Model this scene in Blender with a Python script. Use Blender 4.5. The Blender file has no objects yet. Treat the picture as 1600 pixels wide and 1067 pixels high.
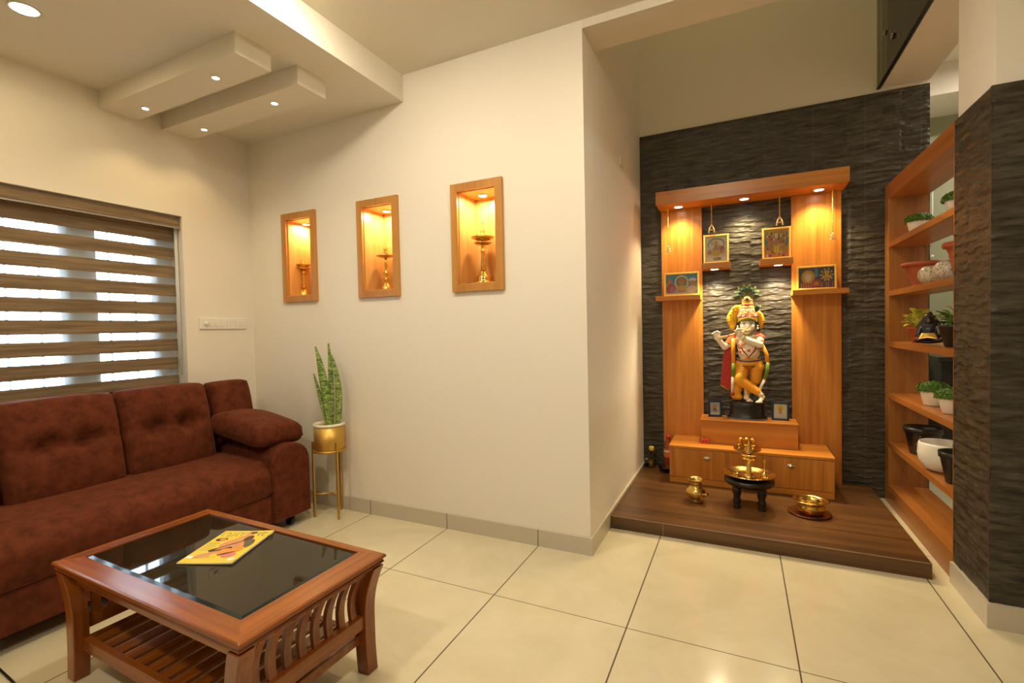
import bpy, bmesh, math, random
from mathutils import Vector, Matrix, noise, Euler
R = math.radians
random.seed(7)
D = bpy.data
C = bpy.context.scene.collection

# ------------------------------------------------------------------ camera
cam_d = D.cameras.new('camera'); cam = D.objects.new('camera', cam_d); C.objects.link(cam)
cam_d.sensor_width = 36; cam_d.lens = 36*746.4/1600; cam_d.clip_start = .02
_r = Vector((0.90240076, 0.43035231, -0.02167408)); _u = Vector((0.0077091, 0.03416755, 0.99938639)); _f = Vector((-0.43082879, 0.90201412, -0.02751519))
cam.matrix_world = Matrix(((_r.x, _u.x, -_f.x, 1.02114), (_r.y, _u.y, -_f.y, -1.88925), (_r.z, _u.z, -_f.z, 1.21264), (0, 0, 0, 1)))
bpy.context.scene.camera = cam

# ------------------------------------------------------------------ world, exposure
w = D.worlds.new('world'); bpy.context.scene.world = w; w.use_nodes = True
w.node_tree.nodes['Background'].inputs[0].default_value = (.74, .87, 1, 1)
w.node_tree.nodes['Background'].inputs[1].default_value = 15
vs = bpy.context.scene.view_settings
vs.view_transform = 'Standard'; vs.look = 'None'; vs.exposure = 0.32; vs.gamma = 1; vs.use_curve_mapping = False

WARM = (1, .80, .45); RB = [(1.90, 3.02), (1.73, 2.91)]; MILD = (1, .862, .65)
def lamp(name, loc, power, color=WARM, size=.05, spot=None, blend=.6, rot=(0, 0, 0), parent=None, kind=None):
    if spot:
        l = D.lights.new(name, 'SPOT'); l.spot_size = R(spot); l.spot_blend = blend; l.shadow_soft_size = size
    else:
        l = D.lights.new(name, 'AREA'); l.shape = 'DISK'; l.size = size
    l.energy = power; l.color = color
    o = D.objects.new(name, l); C.objects.link(o); o.location = loc; o.rotation_euler = rot
    return o

# lamps of the room (each shines out of a fitting modelled further down)
MAIN = [(-.52, -.45), (.85, -.50), (-.4, -2.3), (1.1, -2.6)]          # recessed lamps of the upper ceiling
MAIN_P = (165, 225, 250, 15)                                             # glow of their domes
lamp('ceiling_lamp', (-1.745, -.89, 2.612), 3.0, (1, .78, .42), .09)
lamp('ceiling_lamp', (-1.5, -2.2, 2.612), 1.5, (1, .82, .50), .09)
PEND = [(-2.07, -.265), (-1.393, -.289), (-2.068, .07), (-1.372, .038)]
for x, y in PEND: lamp('ceiling_lamp', (x, y, 2.518), 3.2, (1, .74, .34), .02, 110)
NICHE = [(-1.86, .665), (-1.10, .655), (-.362, .645)]
for x, y in NICHE: lamp('niche_lamp', (x, y, 2.0), 2.9, (1, .74, .40), .03)
CAN = [(.607, 1.965), (1.056, 1.965), (1.512, 1.965)]
for i, (x, y) in enumerate(CAN): lamp('canopy_lamp', (x, y, 2.09), (22, 22, 22)[i], (1, .77, .42), .03, 125, .9)
LEDGE = [(.855, 1.968), (1.268, 1.968)]
for x, y in LEDGE: lamp('ledge_lamp', (x, y, 1.603), 27, (1, .80, .50), .03, 130, .9)
lamp('ceiling_lamp', (2.9, 2.0, 2.96), 20, (1, .90, .75), .12)
lamp('ceiling_lamp', (1.2, 1.5, 5.0), 4.5, (1, .80, .34), .15)  # unseen lamp added to light the wall above the stone dimly

# ------------------------------------------------------------------ materials
def new_mat(name):
    m = D.materials.new(name); m.use_nodes = True
    nt = m.node_tree; return m, nt, nt.nodes['Principled BSDF']
def N(nt, t, **k):
    n = nt.nodes.new(t)
    for a, b in k.items(): setattr(n, a, b)
    return n
def L(nt, a, b): nt.links.new(a, b)
def mat(name, rgb, rough=.5, metal=0, spec=.5, emit=None, es=0, coat=0, trans=0, var=0, vscale=8, bump=0, bscale=60):
    m, nt, p = new_mat(name)
    p.inputs['Base Color'].default_value = (*rgb, 1); p.inputs['Roughness'].default_value = rough
    p.inputs['Metallic'].default_value = metal; p.inputs['Specular IOR Level'].default_value = spec
    p.inputs['Coat Weight'].default_value = coat; p.inputs['Transmission Weight'].default_value = trans
    if emit: p.inputs['Emission Color'].default_value = (*emit, 1); p.inputs['Emission Strength'].default_value = es
    if var or bump:
        tc = N(nt, 'ShaderNodeTexCoord')
    if var:
        n = N(nt, 'ShaderNodeTexNoise'); n.inputs['Scale'].default_value = vscale; n.inputs['Detail'].default_value = 5
        L(nt, tc.outputs['Object'], n.inputs['Vector'])
        mx = N(nt, 'ShaderNodeMix', data_type='RGBA')
        mx.inputs[6].default_value = (*[c*(1-var) for c in rgb], 1); mx.inputs[7].default_value = (*[min(1, c*(1+var)) for c in rgb], 1)
        L(nt, n.outputs['Fac'], mx.inputs[0]); L(nt, mx.outputs[2], p.inputs['Base Color'])
    if bump:
        n = N(nt, 'ShaderNodeTexNoise'); n.inputs['Scale'].default_value = bscale; n.inputs['Detail'].default_value = 4
        L(nt, tc.outputs['Object'], n.inputs['Vector'])
        b = N(nt, 'ShaderNodeBump'); b.inputs['Strength'].default_value = bump; b.inputs['Distance'].default_value = .01
        L(nt, n.outputs['Fac'], b.inputs['Height']); L(nt, b.outputs[0], p.inputs['Normal'])
    return m
def wood(name, dark, light, axis='z', rough=.35, scale=1.0, coat=.15, contrast=1.0):
    m, nt, p = new_mat(name)
    tc = N(nt, 'ShaderNodeTexCoord'); mp = N(nt, 'ShaderNodeMapping')
    s = {'x': (.7, 16, 16), 'y': (16, .7, 16), 'z': (16, 16, .7)}[axis]
    mp.inputs['Scale'].default_value = [v*scale for v in s]
    L(nt, tc.outputs['Object'], mp.inputs['Vector'])
    n1 = N(nt, 'ShaderNodeTexNoise'); n1.inputs['Scale'].default_value = 1.0; n1.inputs['Detail'].default_value = 3; n1.inputs['Distortion'].default_value = .6
    n2 = N(nt, 'ShaderNodeTexNoise'); n2.inputs['Scale'].default_value = 6; n2.inputs['Detail'].default_value = 4
    L(nt, mp.outputs[0], n1.inputs['Vector']); L(nt, mp.outputs[0], n2.inputs['Vector'])
    mm = N(nt, 'ShaderNodeMath', operation='MULTIPLY_ADD'); mm.inputs[1].default_value = .35
    L(nt, n2.outputs['Fac'], mm.inputs[0]); L(nt, n1.outputs['Fac'], mm.inputs[2])
    cr = N(nt, 'ShaderNodeValToRGB')
    h = .16/contrast
    cr.color_ramp.elements[0].position = .67-h; cr.color_ramp.elements[0].color = (*dark, 1)
    cr.color_ramp.elements[1].position = .67+h; cr.color_ramp.elements[1].color = (*light, 1)
    L(nt, mm.outputs[0], cr.inputs[0]); L(nt, cr.outputs[0], p.inputs['Base Color'])
    p.inputs['Roughness'].default_value = rough; p.inputs['Coat Weight'].default_value = coat; p.inputs['Coat Roughness'].default_value = .25
    return m

PAINT = mat('wall_paint', (.83, .78, .685), .6, spec=.25)
CEIL = mat('ceiling_paint', (.76, .71, .60), .7, spec=.2)
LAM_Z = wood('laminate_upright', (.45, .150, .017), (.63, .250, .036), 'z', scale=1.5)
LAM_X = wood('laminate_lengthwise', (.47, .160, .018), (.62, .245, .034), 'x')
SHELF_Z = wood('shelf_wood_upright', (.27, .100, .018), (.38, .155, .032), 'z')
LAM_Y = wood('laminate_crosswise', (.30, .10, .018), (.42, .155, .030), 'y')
LINING = wood('niche_lining', (.50, .26, .075), (.62, .36, .12), 'z')
FRAME_W = wood('niche_wood', (.44, .185, .035), (.55, .255, .055), 'z')
TEAK_X = wood('teak_lengthwise', (.17, .042, .004), (.34, .096, .010), 'x', .22, coat=.3)
TEAK_Y = wood('teak_crosswise', (.17, .042, .004), (.34, .096, .010), 'y', .22, coat=.3)
TEAK_Z = wood('teak_upright', (.17, .042, .004), (.34, .096, .010), 'z', .28, coat=.35)
PLAT = wood('platform_wood_tile', (.070, .030, .008), (.150, .066, .020), 'x', .33, .8)
BRASS = mat('brass', (.80, .56, .17), .17, 1, var=.12, vscale=20)
BRASS_D = mat('aged_brass', (.62, .40, .12), .24, 1, var=.2, vscale=25)
GOLD = mat('gold_lacquer', (.62, .38, .09), .42, .85)
GOLDF = mat('gilt_frame', (.80, .52, .12), .3, .6)
STEEL = mat('steel', (.7, .7, .68), .2, 1)
SUEDE = None
DARKW = mat('dark_turned_wood', (.012, .006, .004), .32, coat=.2)
BLACK = mat('black_plastic', (.012, .012, .012), .35)
WHITE = mat('white_ceramic', (.82, .79, .72), .3)
WPLAS = mat('white_plastic', (.82, .80, .74), .35)
TERRA = mat('terracotta', (.36, .080, .030), .5)
SOIL = mat('soil', (.04, .022, .012), .9)
LENS = mat('lamp_lens', (1, 1, 1), .4, emit=(1, .93, .80), es=14)
LENSW = mat('lamp_lens_warm', (1, 1, 1), .4, emit=(1, .86, .62), es=14)
RIM = mat('lamp_rim', (.8, .78, .72), .4)
CORD = mat('gold_cord', (.75, .48, .12), .4, .5)

# suede
SUEDE, nt, p = new_mat('suede')
tc = N(nt, 'ShaderNodeTexCoord')
n = N(nt, 'ShaderNodeTexNoise'); n.inputs['Scale'].default_value = 20; n.inputs['Detail'].default_value = 7; n.inputs['Roughness'].default_value = .65
L(nt, tc.outputs['Object'], n.inputs['Vector'])
cr = N(nt, 'ShaderNodeValToRGB'); cr.color_ramp.elements[0].position = .25; cr.color_ramp.elements[0].color = (.052, .0105, .004, 1)
cr.color_ramp.elements[1].position = .70; cr.color_ramp.elements[1].color = (.145, .034, .012, 1)
L(nt, n.outputs['Fac'], cr.inputs[0]); L(nt, cr.outputs[0], p.inputs['Base Color'])
p.inputs['Roughness'].default_value = .85; p.inputs['Sheen Weight'].default_value = .15; p.inputs['Sheen Roughness'].default_value = .4
p.inputs['Sheen Tint'].default_value = (1, .5, .3, 1); p.inputs['Specular IOR Level'].default_value = .15
b = N(nt, 'ShaderNodeBump'); b.inputs['Strength'].default_value = .25; b.inputs['Distance'].default_value = .004
n2 = N(nt, 'ShaderNodeTexNoise'); n2.inputs['Scale'].default_value = 160
L(nt, tc.outputs['Object'], n2.inputs['Vector']); L(nt, n2.outputs['Fac'], b.inputs['Height']); L(nt, b.outputs[0], p.inputs['Normal'])

def line_mask(nt, sep_out, period, offset, width):
    """1 on a joint line every `period` metres"""
    a = N(nt, 'ShaderNodeMath', operation='ADD'); a.inputs[1].default_value = offset + 100*period
    L(nt, sep_out, a.inputs[0])
    m = N(nt, 'ShaderNodeMath', operation='MODULO'); m.inputs[1].default_value = period; L(nt, a.outputs[0], m.inputs[0])
    s = N(nt, 'ShaderNodeMath', operation='SUBTRACT'); s.inputs[1].default_value = period/2; L(nt, m.outputs[0], s.inputs[0])
    ab = N(nt, 'ShaderNodeMath', operation='ABSOLUTE'); L(nt, s.outputs[0], ab.inputs[0])
    g = N(nt, 'ShaderNodeMath', operation='GREATER_THAN'); g.inputs[1].default_value = period/2-width/2; L(nt, ab.outputs[0], g.inputs[0])
    return g.outputs[0]
def tiles(name, ca, cb, joint, px, py, wx, wy, rough, ox=0, oy=0, coat=0):
    m, nt, p = new_mat(name)
    tc = N(nt, 'ShaderNodeTexCoord'); sp = N(nt, 'ShaderNodeSeparateXYZ'); L(nt, tc.outputs['Object'], sp.inputs[0])
    mx = N(nt, 'ShaderNodeMath', operation='MAXIMUM')
    L(nt, line_mask(nt, sp.outputs[0], px, ox, wx), mx.inputs[0]); L(nt, line_mask(nt, sp.outputs[1], py, oy, wy), mx.inputs[1])
    n = N(nt, 'ShaderNodeTexNoise'); n.inputs['Scale'].default_value = 3.2; n.inputs['Detail'].default_value = 8; n.inputs['Roughness'].default_value = .6; n.inputs['Distortion'].default_value = .8
    L(nt, tc.outputs['Object'], n.inputs['Vector'])
    cr = N(nt, 'ShaderNodeValToRGB'); cr.color_ramp.elements[0].position = .35; cr.color_ramp.elements[0].color = (*ca, 1)
    cr.color_ramp.elements[1].position = .65; cr.color_ramp.elements[1].color = (*cb, 1)
    L(nt, n.outputs['Fac'], cr.inputs[0])
    mc = N(nt, 'ShaderNodeMix', data_type='RGBA'); L(nt, mx.outputs[0], mc.inputs[0]); L(nt, cr.outputs[0], mc.inputs[6]); mc.inputs[7].default_value = (*joint, 1)
    L(nt, mc.outputs[2], p.inputs['Base Color'])
    rr = N(nt, 'ShaderNodeMix', data_type='FLOAT'); rr.inputs[2].default_value = rough; rr.inputs[3].default_value = .8
    L(nt, mx.outputs[0], rr.inputs[0]); L(nt, rr.outputs[0], p.inputs['Roughness'])
    p.inputs['Coat Weight'].default_value = coat
    return m
FLOOR = tiles('vitrified_floor_tile', (.64, .575, .39), (.71, .645, .46), (.10, .075, .04), .6, 1.2, .0056, .0040, .15)
SKIRT = mat('skirting_tile', (.56, .51, .41), .25, var=.05, vscale=5)
JOINT = mat('dark_joint', (.06, .045, .03), .8)

# stone
STONE, nt, p = new_mat('black_slate')
tc = N(nt, 'ShaderNodeTexCoord'); mp = N(nt, 'ShaderNodeMapping'); mp.inputs['Scale'].default_value = (5, 5, 30)
L(nt, tc.outputs['Object'], mp.inputs[0])
n = N(nt, 'ShaderNodeTexNoise'); n.inputs['Scale'].default_value = 1.4; n.inputs['Detail'].default_value = 8; n.inputs['Roughness'].default_value = .7
L(nt, mp.outputs[0], n.inputs['Vector'])
cr = N(nt, 'ShaderNodeValToRGB'); cr.color_ramp.elements[0].position = .35; cr.color_ramp.elements[0].color = (.016, .0135, .009, 1)
cr.color_ramp.elements[1].position = .72; cr.color_ramp.elements[1].color = (.105, .090, .062, 1)
L(nt, n.outputs['Fac'], cr.inputs[0])
sp = N(nt, 'ShaderNodeSeparateXYZ'); nw = N(nt, 'ShaderNodeTexNoise'); nw.inputs['Scale'].default_value = 22; L(nt, tc.outputs['Object'], nw.inputs['Vector'])
wb = N(nt, 'ShaderNodeMix', data_type='VECTOR'); wb.inputs[0].default_value = .012; L(nt, tc.outputs['Object'], wb.inputs[4]); L(nt, nw.outputs['Color'], wb.inputs[5])
L(nt, wb.outputs[1], sp.inputs[0])
mc = N(nt, 'ShaderNodeMix', data_type='RGBA'); L(nt, line_mask(nt, sp.outputs[0], .297, 0, .003), mc.inputs[0]); L(nt, cr.outputs[0], mc.inputs[6]); mc.inputs[7].default_value = (.10, .085, .06, 1)
L(nt, mc.outputs[2], p.inputs['Base Color'])
p.inputs['Roughness'].default_value = .42; p.inputs['Specular IOR Level'].default_value = .5
b = N(nt, 'ShaderNodeBump'); b.inputs['Strength'].default_value = .5; b.inputs['Distance'].default_value = .006
L(nt, n.outputs['Fac'], b.inputs['Height']); L(nt, b.outputs[0], p.inputs['Normal'])

# blind fabric
BANDF = wood('blind_fabric', (.155, .105, .055), (.27, .19, .11), 'y', .8, 3.0, 0, 1.2)
SHEER, nt, p = new_mat('sheer_fabric')
nt.nodes.remove(p); out = nt.nodes['Material Output']
tr = N(nt, 'ShaderNodeBsdfTransparent'); tr.inputs[0].default_value = (.95, .98, 1, 1)
tl = N(nt, 'ShaderNodeBsdfTranslucent'); tl.inputs[0].default_value = (.75, .8, .85, 1)
df = N(nt, 'ShaderNodeBsdfDiffuse'); df.inputs[0].default_value = (.6, .6, .6, 1)
m1 = N(nt, 'ShaderNodeMixShader'); m1.inputs[0].default_value = .35; L(nt, tl.outputs[0], m1.inputs[1]); L(nt, df.outputs[0], m1.inputs[2])
m2 = N(nt, 'ShaderNodeMixShader'); m2.inputs[0].default_value = .26; L(nt, tr.outputs[0], m2.inputs[1]); L(nt, m1.outputs[0], m2.inputs[2])
L(nt, m2.outputs[0], out.inputs[0])

def glass(name, rgb, rough=0.0, alpha=.25):
    m, nt, p = new_mat(name); nt.nodes.remove(p); out = nt.nodes['Material Output']
    t = N(nt, 'ShaderNodeBsdfTransparent'); t.inputs[0].default_value = (*rgb, 1)
    g = N(nt, 'ShaderNodeBsdfGlossy'); g.inputs['Roughness'].default_value = rough
    fr = N(nt, 'ShaderNodeFresnel'); fr.inputs[0].default_value = 1.5
    m = m; x = N(nt, 'ShaderNodeMixShader'); L(nt, fr.outputs[0], x.inputs[0]); L(nt, t.outputs[0], x.inputs[1]); L(nt, g.outputs[0], x.inputs[2])
    L(nt, x.outputs[0], out.inputs[0]); return m
GLASS = glass('clear_glass', (.95, .97, .97))
GGLASS = glass('green_railing_glass', (.80, .86, .76))
PET = glass('clear_plastic', (.80, .80, .72))
TGLASS = mat('black_table_glass', (.018, .013, .006), .02, spec=.5)
TGLASS.node_tree.nodes['Principled BSDF'].inputs['IOR'].default_value = 1.52
BEVEL_G = mat('bevelled_glass_edge', (.012, .020, .020), .08, spec=.5)

# ------------------------------------------------------------------ mesh helpers
class MB:
    def __init__(s): s.bm = bmesh.new(); s.mats = []; s.cur = 0
    def use(s, m):
        if m not in s.mats: s.mats.append(m)
        s.cur = s.mats.index(m); return s
    def _f(s, vs, smooth=False):
        try: f = s.bm.faces.new(vs)
        except ValueError: return None
        f.material_index = s.cur; f.smooth = smooth; return f
    def box(s, x0, x1, y0, y1, z0, z1, mtx=None):
        v = [s.bm.verts.new(p) for p in ((x0,y0,z0),(x1,y0,z0),(x1,y1,z0),(x0,y1,z0),(x0,y0,z1),(x1,y0,z1),(x1,y1,z1),(x0,y1,z1))]
        if mtx:
            for q in v: q.co = mtx @ q.co
        for f in ((0,3,2,1),(4,5,6,7),(0,1,5,4),(1,2,6,5),(2,3,7,6),(3,0,4,7)): s._f([v[i] for i in f])
        return s
    def lathe(s, prof, cx=0, cy=0, seg=32, smooth=True, cap=True, sx=1, sy=1, mtx=None):
        rings = []
        for r, z in prof:
            ring = [s.bm.verts.new((cx+sx*r*math.cos(2*math.pi*i/seg), cy+sy*r*math.sin(2*math.pi*i/seg), z)) for i in range(seg)]
            if mtx:
                for q in ring: q.co = mtx @ q.co
            rings.append(ring)
        for a, b in zip(rings, rings[1:]):
            for i in range(seg): s._f([a[i], a[(i+1)%seg], b[(i+1)%seg], b[i]], smooth)
        if cap:
            if prof[0][0] > 1e-5: s._f(rings[0][::-1])
            if prof[-1][0] > 1e-5: s._f(rings[-1])
        return s
    def tube(s, pts, rad, seg=10, smooth=True, flat=1):
        pts = [Vector(p) for p in pts]; n = len(pts); rings = []
        rads = rad if isinstance(rad, (list, tuple)) else [rad]*n
        up = None
        for i, p in enumerate(pts):
            t = (pts[min(i+1, n-1)]-pts[max(i-1, 0)]).normalized()
            if up is None:
                up = Vector((0, 0, 1)) if abs(t.z) < .9 else Vector((0, 1, 0))
            a = t.cross(up).normalized(); b = a.cross(t).normalized(); up = b
            rings.append([s.bm.verts.new(p+(a*math.cos(2*math.pi*k/seg)+b*flat*math.sin(2*math.pi*k/seg))*rads[i]) for k in range(seg)])
        for a, b in zip(rings, rings[1:]):
            for k in range(seg): s._f([a[k], a[(k+1)%seg], b[(k+1)%seg], b[k]], smooth)
        s._f(rings[0][::-1]); s._f(rings[-1]); return s
    def ball(s, c, r, seg=12, sc=(1, 1, 1), smooth=True):
        n = seg//2
        prof = [(max(r*math.sin(math.pi*i/n), 1e-4), -r*math.cos(math.pi*i/n)) for i in range(n+1)]
        m = Matrix.Translation(c) @ Matrix.Diagonal((*sc, 1))
        return s.lathe(prof, seg=seg, mtx=m, smooth=smooth)
    def prism(s, pts, axis, a0, a1, smooth=False):
        """closed outline in the two other axes, extruded along axis"""
        def P(p, a): return {'x': (a, p[0], p[1]), 'y': (p[0], a, p[1]), 'z': (p[0], p[1], a)}[axis]
        A = [s.bm.verts.new(P(p, a0)) for p in pts]; B = [s.bm.verts.new(P(p, a1)) for p in pts]
        n = len(pts)
        for i in range(n): s._f([A[i], A[(i+1)%n], B[(i+1)%n], B[i]], smooth)
        s._f(A[::-1]); s._f(B); return s
    def grid(s, nu, nv, fn, smooth=True):
        g = [[s.bm.verts.new(fn(i/nu, j/nv)) for j in range(nv+1)] for i in range(nu+1)]
        for i in range(nu):
            for j in range(nv): s._f([g[i][j], g[i+1][j], g[i+1][j+1], g[i][j+1]], smooth)
        return s
    def poly(s, pts):
        return s._f([s.bm.verts.new(p) for p in pts])

def tag(o, label=None, cat=None, group=None, kind=None):
    if label: o['label'] = label
    if cat: o['category'] = cat
    if group: o['group'] = group
    if kind: o['kind'] = kind
    return o
def put(name, mb, m=None, parent=None, local=False, bevel=0, base=None, subsurf=0, weld=False):
    """link the builder as ONE mesh object. Coordinates are world ones unless local."""
    me = D.meshes.new(name)
    bm = mb.bm
    if weld: bmesh.ops.remove_doubles(bm, verts=bm.verts, dist=1e-5)
    bmesh.ops.recalc_face_normals(bm, faces=bm.faces)
    off = Vector((0, 0, 0))
    if parent is None and not local:
        if base is not None: off = Vector(base)
        else:
            xs = [v.co.x for v in bm.verts]; ys = [v.co.y for v in bm.verts]; zs = [v.co.z for v in bm.verts]
            off = Vector(((min(xs)+max(xs))/2, (min(ys)+max(ys))/2, min(zs)))
    elif parent is not None and not local:
        q = parent
        while q is not None: off += q.location; q = q.parent
    if off.length: bmesh.ops.translate(bm, verts=bm.verts, vec=-off)
    bm.to_mesh(me); bm.free()
    for mm in (mb.mats or [m]): me.materials.append(mm)
    o = D.objects.new(name, me); C.objects.link(o)
    if parent is not None: o.parent = parent
    elif not local: o.location = off
    if bevel:
        md = o.modifiers.new('bevel', 'BEVEL'); md.width = bevel; md.segments = 2; md.limit_method = 'ANGLE'; md.angle_limit = R(40)
    if subsurf:
        md = o.modifiers.new('subsurf', 'SUBSURF'); md.levels = subsurf; md.render_levels = subsurf
    return o
def thing(name, loc, label, cat, group=None, rz=0):
    o = D.objects.new(name, None); C.objects.link(o); o.location = loc; o.rotation_euler = (0, 0, rz); o.empty_display_size = .05
    return tag(o, label, cat, group)
def structure(name, mb, m, **k):
    return tag(put(name, mb, m, **k), kind='structure')
def copy_tree(o, parent=None):
    c = o.copy(); C.objects.link(c)
    if parent is not None: c.parent = parent
    for ch in [q for q in D.objects if q.parent == o]: copy_tree(ch, c)
    return c
B = lambda *a: MB().box(*a)

# ------------------------------------------------------------------ the room
XL, YW, XC, YB = -2.308, .541, .298, 2.113
structure('floor', B(-3.2, 5.2, -4.6, 5.2, -.1, 0), FLOOR, base=(0, 0, 0))
# wall_left with the window opening
WY0, WY1, WZ0, WZ1 = -1.62, .05, .86, 2.0
mb = MB().box(XL-.24, XL, -4.6, WY0, 0, 2.95).box(XL-.24, XL, WY1, YW+.25, 0, 2.95).box(XL-.24, XL, WY0, WY1, 0, WZ0).box(XL-.24, XL, WY0, WY1, WZ1, 2.95)
structure('wall_left', mb, PAINT)
# wall_front with three niches
NX = [(-1.952, -1.622), (-1.243, -.908), (-.515, -.176)]; NZ = (1.433, 2.064)
mb = MB()
xs = [XL-.24] + [v for a, b_ in NX for v in (a+.045, b_-.045)] + [XC]
for i in range(0, len(xs), 2): mb.box(xs[i], xs[i+1], YW, YW+.25, 0, 2.95)
for a, b_ in NX:
    mb.box(a+.045, b_-.045, YW, YW+.25, 0, 1.478).box(a+.045, b_-.045, YW, YW+.25, 2.018, 2.95).box(a+.045, b_-.045, YW+.20, YW+.25, 1.478, 2.018)
structure('wall_front', mb, PAINT)
structure('wall_side', B(XC-.14, XC, YW+.25, YB+.15, 0, 5.3), PAINT)
structure('wall_back', B(XC-.14, 2.13, YB, YB+.15, 0, 5.3), PAINT)
structure('wall_rear', B(-3, 5.2, -4.6, -4.45, 0, 5.3), PAINT)
structure('wall_right', B(4.6, 4.75, -4.45, 5.2, 0, 5.3), PAINT)
structure('wall_far', B(2.0, 4.75, 3.0, 3.15, 0, 5.3), mat('greenish_far_paint', (.30, .31, .20), .6))
structure('wall_upper', B(XC-.14, 4.75, -.0, .12, 2.9, 5.3).box(XC-.14, XC, .12, YW+.25, 2.95, 5.3), PAINT)
structure('wall_passage', B(1.99, 2.13, YB+.15, 3.0, 0, 5.3), PAINT)
# ceilings
structure('ceiling_drop', B(XL-.24, -.85, -4.6, YW+.25, 2.63, 3.0), CEIL)
structure('ceiling', B(-.85, XC, -4.6, YW+.25, 2.793, 3.0).box(XC, 4.75, -4.6, YW, 2.793, 3.0), CEIL)
structure('trim_1', B(XC, 1.86, YW, .775, 2.75, 3.05), CEIL)
structure('ceiling_upper', B(XC-.14, 4.75, 0, 5.2, 5.3, 5.4), CEIL)
structure('ceiling_landing', B(1.885, 2.14, YW, 2.34, 2.76, 3.0), CEIL)
structure('ceiling_far', B(2.14, 4.75, -.0, 2.52, 3.02, 3.1).box(2.0, 4.75, 2.52, 3.0, 2.80, 3.1), CEIL)
for (x0, x1, y0, y1) in ((XL, -1.10, -.385, -.195), (XL, -1.08, -.052, .138)):
    structure('ceiling_box', B(x0, x1, y0, y1, 2.53, 2.63), CEIL)
# skirting
mb = MB().use(SKIRT)
mb.box(XL, XC+.012, YW-.012, YW, 0, .094)
mb.use(JOINT)
for k in range(-3, 1): mb.box(k*.6-.0018, k*.6+.0018, YW-.0128, YW-.0115, 0, .094)
structure('baseboard_front', mb, None)
structure('baseboard_side', B(XC, XC+.012, YW, YB, 0, .094), SKIRT)
structure('baseboard_left', B(XL, XL+.012, -4.4, YW, 0, .094), SKIRT)

# stone cladding: a displaced surface on a backing slab
def stone_h(u, v, seed):
    """rough split-face slate: broken horizontal layers on upright tiles 0.30 m wide"""
    t = int(math.floor(u/.30)); un = u/.30-t
    n0 = noise.noise((u*3.0+seed+t*9.7, v*4, seed)) + .35*noise.noise((u*13+seed, v*16, t*3.1))
    s = v/.040 + .85*n0 + t*3.37
    k = math.floor(s); f = s-k
    h = .0060*noise.noise((k*1.73+seed, u*6+t*11, 5.1))
    h += .0085*(1-f)**1.3*max(.1, .55+1.0*noise.noise((u*9, k*2.3+t, 9.1)))
    h += .0030*noise.noise((u*38, v*90, seed)) + .0018*noise.noise((u*110, v*160, seed))
    e = min(un, 1-un)*.30
    if e < .007: h -= .004*(1-e/.007)
    return .010 + h
def cladding(mb, o, ud, nd, W, H, du=.010, dv=.0046, seed=0.0):
    o = Vector(o); ud = Vector(ud); nd = Vector(nd)
    nu = max(2, int(W/du)); nv = int(H/dv)
    def fn(a, c):
        h = stone_h(a*W+seed*.1, c*H, seed)
        if a in (0, 1) or c in (0, 1): h = min(h, .012)
        return o + ud*(a*W) + Vector((0, 0, c*H)) + nd*h
    mb.grid(nu, nv, fn)
    # sides back to the wall
    for a in (0, 1):
        p = o+ud*(a*W); mb.poly([p, p+nd*.0125, p+nd*.0125+Vector((0, 0, H)), p+Vector((0, 0, H))])
    p = o+Vector((0, 0, H)); mb.poly([p, p+ud*W, p+ud*W+nd*.0125, p+nd*.0125])
mb = MB(); cladding(mb, (XC, YB, .0), (1, 0, 0), (0, -1, 0), 2.138-XC, 2.735, seed=1.0)
structure('wall_back_cladding', mb, STONE, base=(XC, YB, 0))
structure('wall_column', B(1.91, 2.75, .585, .93, 0, 2.793), PAINT)
mb = MB()
cladding(mb, (1.91, .585, .098), (0, 1, 0), (-1, 0, 0), .345, 2.0, seed=4.0)
cladding(mb, (1.895, .585, .098), (1, 0, 0), (0, -1, 0), .855, 2.0, seed=8.0)
COLST = STONE.copy(); COLST.name = 'column_slate'
for q_ in COLST.node_tree.nodes:
    if q_.type == 'MIX' and q_.data_type == 'RGBA': q_.inputs[7].default_value = (.05, .042, .03, 1)
structure('wall_column_cladding', mb, COLST)
structure('baseboard_column', B(1.885, 2.76, .56, .585, 0, .098).box(1.885, 1.91, .585, .93, 0, .098), SKIRT)
# platform
mb = MB().use(PLAT).box(XC, 1.82, .921, YB, 0, .075)
mb.use(mat('tile_edge_light', (.32, .22, .13), .4)).box(XC+.012, 1.82, .9195, .923, .0735, .0758)
mb.box(.612, .615, .9195, .922, 0, .075)
structure('floor_platform', mb, None, bevel=0)

# window_1: three sashes behind the blind
wf = mat('window_frame_paint', (.62, .60, .55), .5)
wt = MB()
X0, X1 = -2.475, -2.43
wt.box(X0, X1, WY0, WY1, WZ0, WZ0+.06).box(X0, X1, WY0, WY1, WZ1-.13, WZ1).box(X0, X1, WY1-.135, WY1, WZ0, WZ1).box(X0, X1, WY0, WY0+.1, WZ0, WZ1)
wt.box(X0, X1, -.548, -.376, WZ0, WZ1).box(X0, X1, -1.11, -.95, WZ0, WZ1)
win = structure('window_1', wt, wf)
gr = MB()
for y in (-.285, -.145, -.612, -.75, -.88, -1.17, -1.31, -1.45): gr.box(-2.505, -2.495, y-.006, y+.006, WZ0, WZ1)
g = put('window_grille', gr, mat('grille_paint', (.16, .16, .16), .5), win)
put('window_pane', B(-2.462, -2.458, WY0, WY1, WZ0, WZ1), GLASS, win)
put('window_sill', B(-2.54, -2.31, WY0, WY1, WZ0-.02, WZ0), SKIRT, win)
structure('ground_outside', B(-9, -3.3, -7, 5, -.2, 0), mat('outdoor_paving', (.45, .43, .38), .9))

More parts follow.
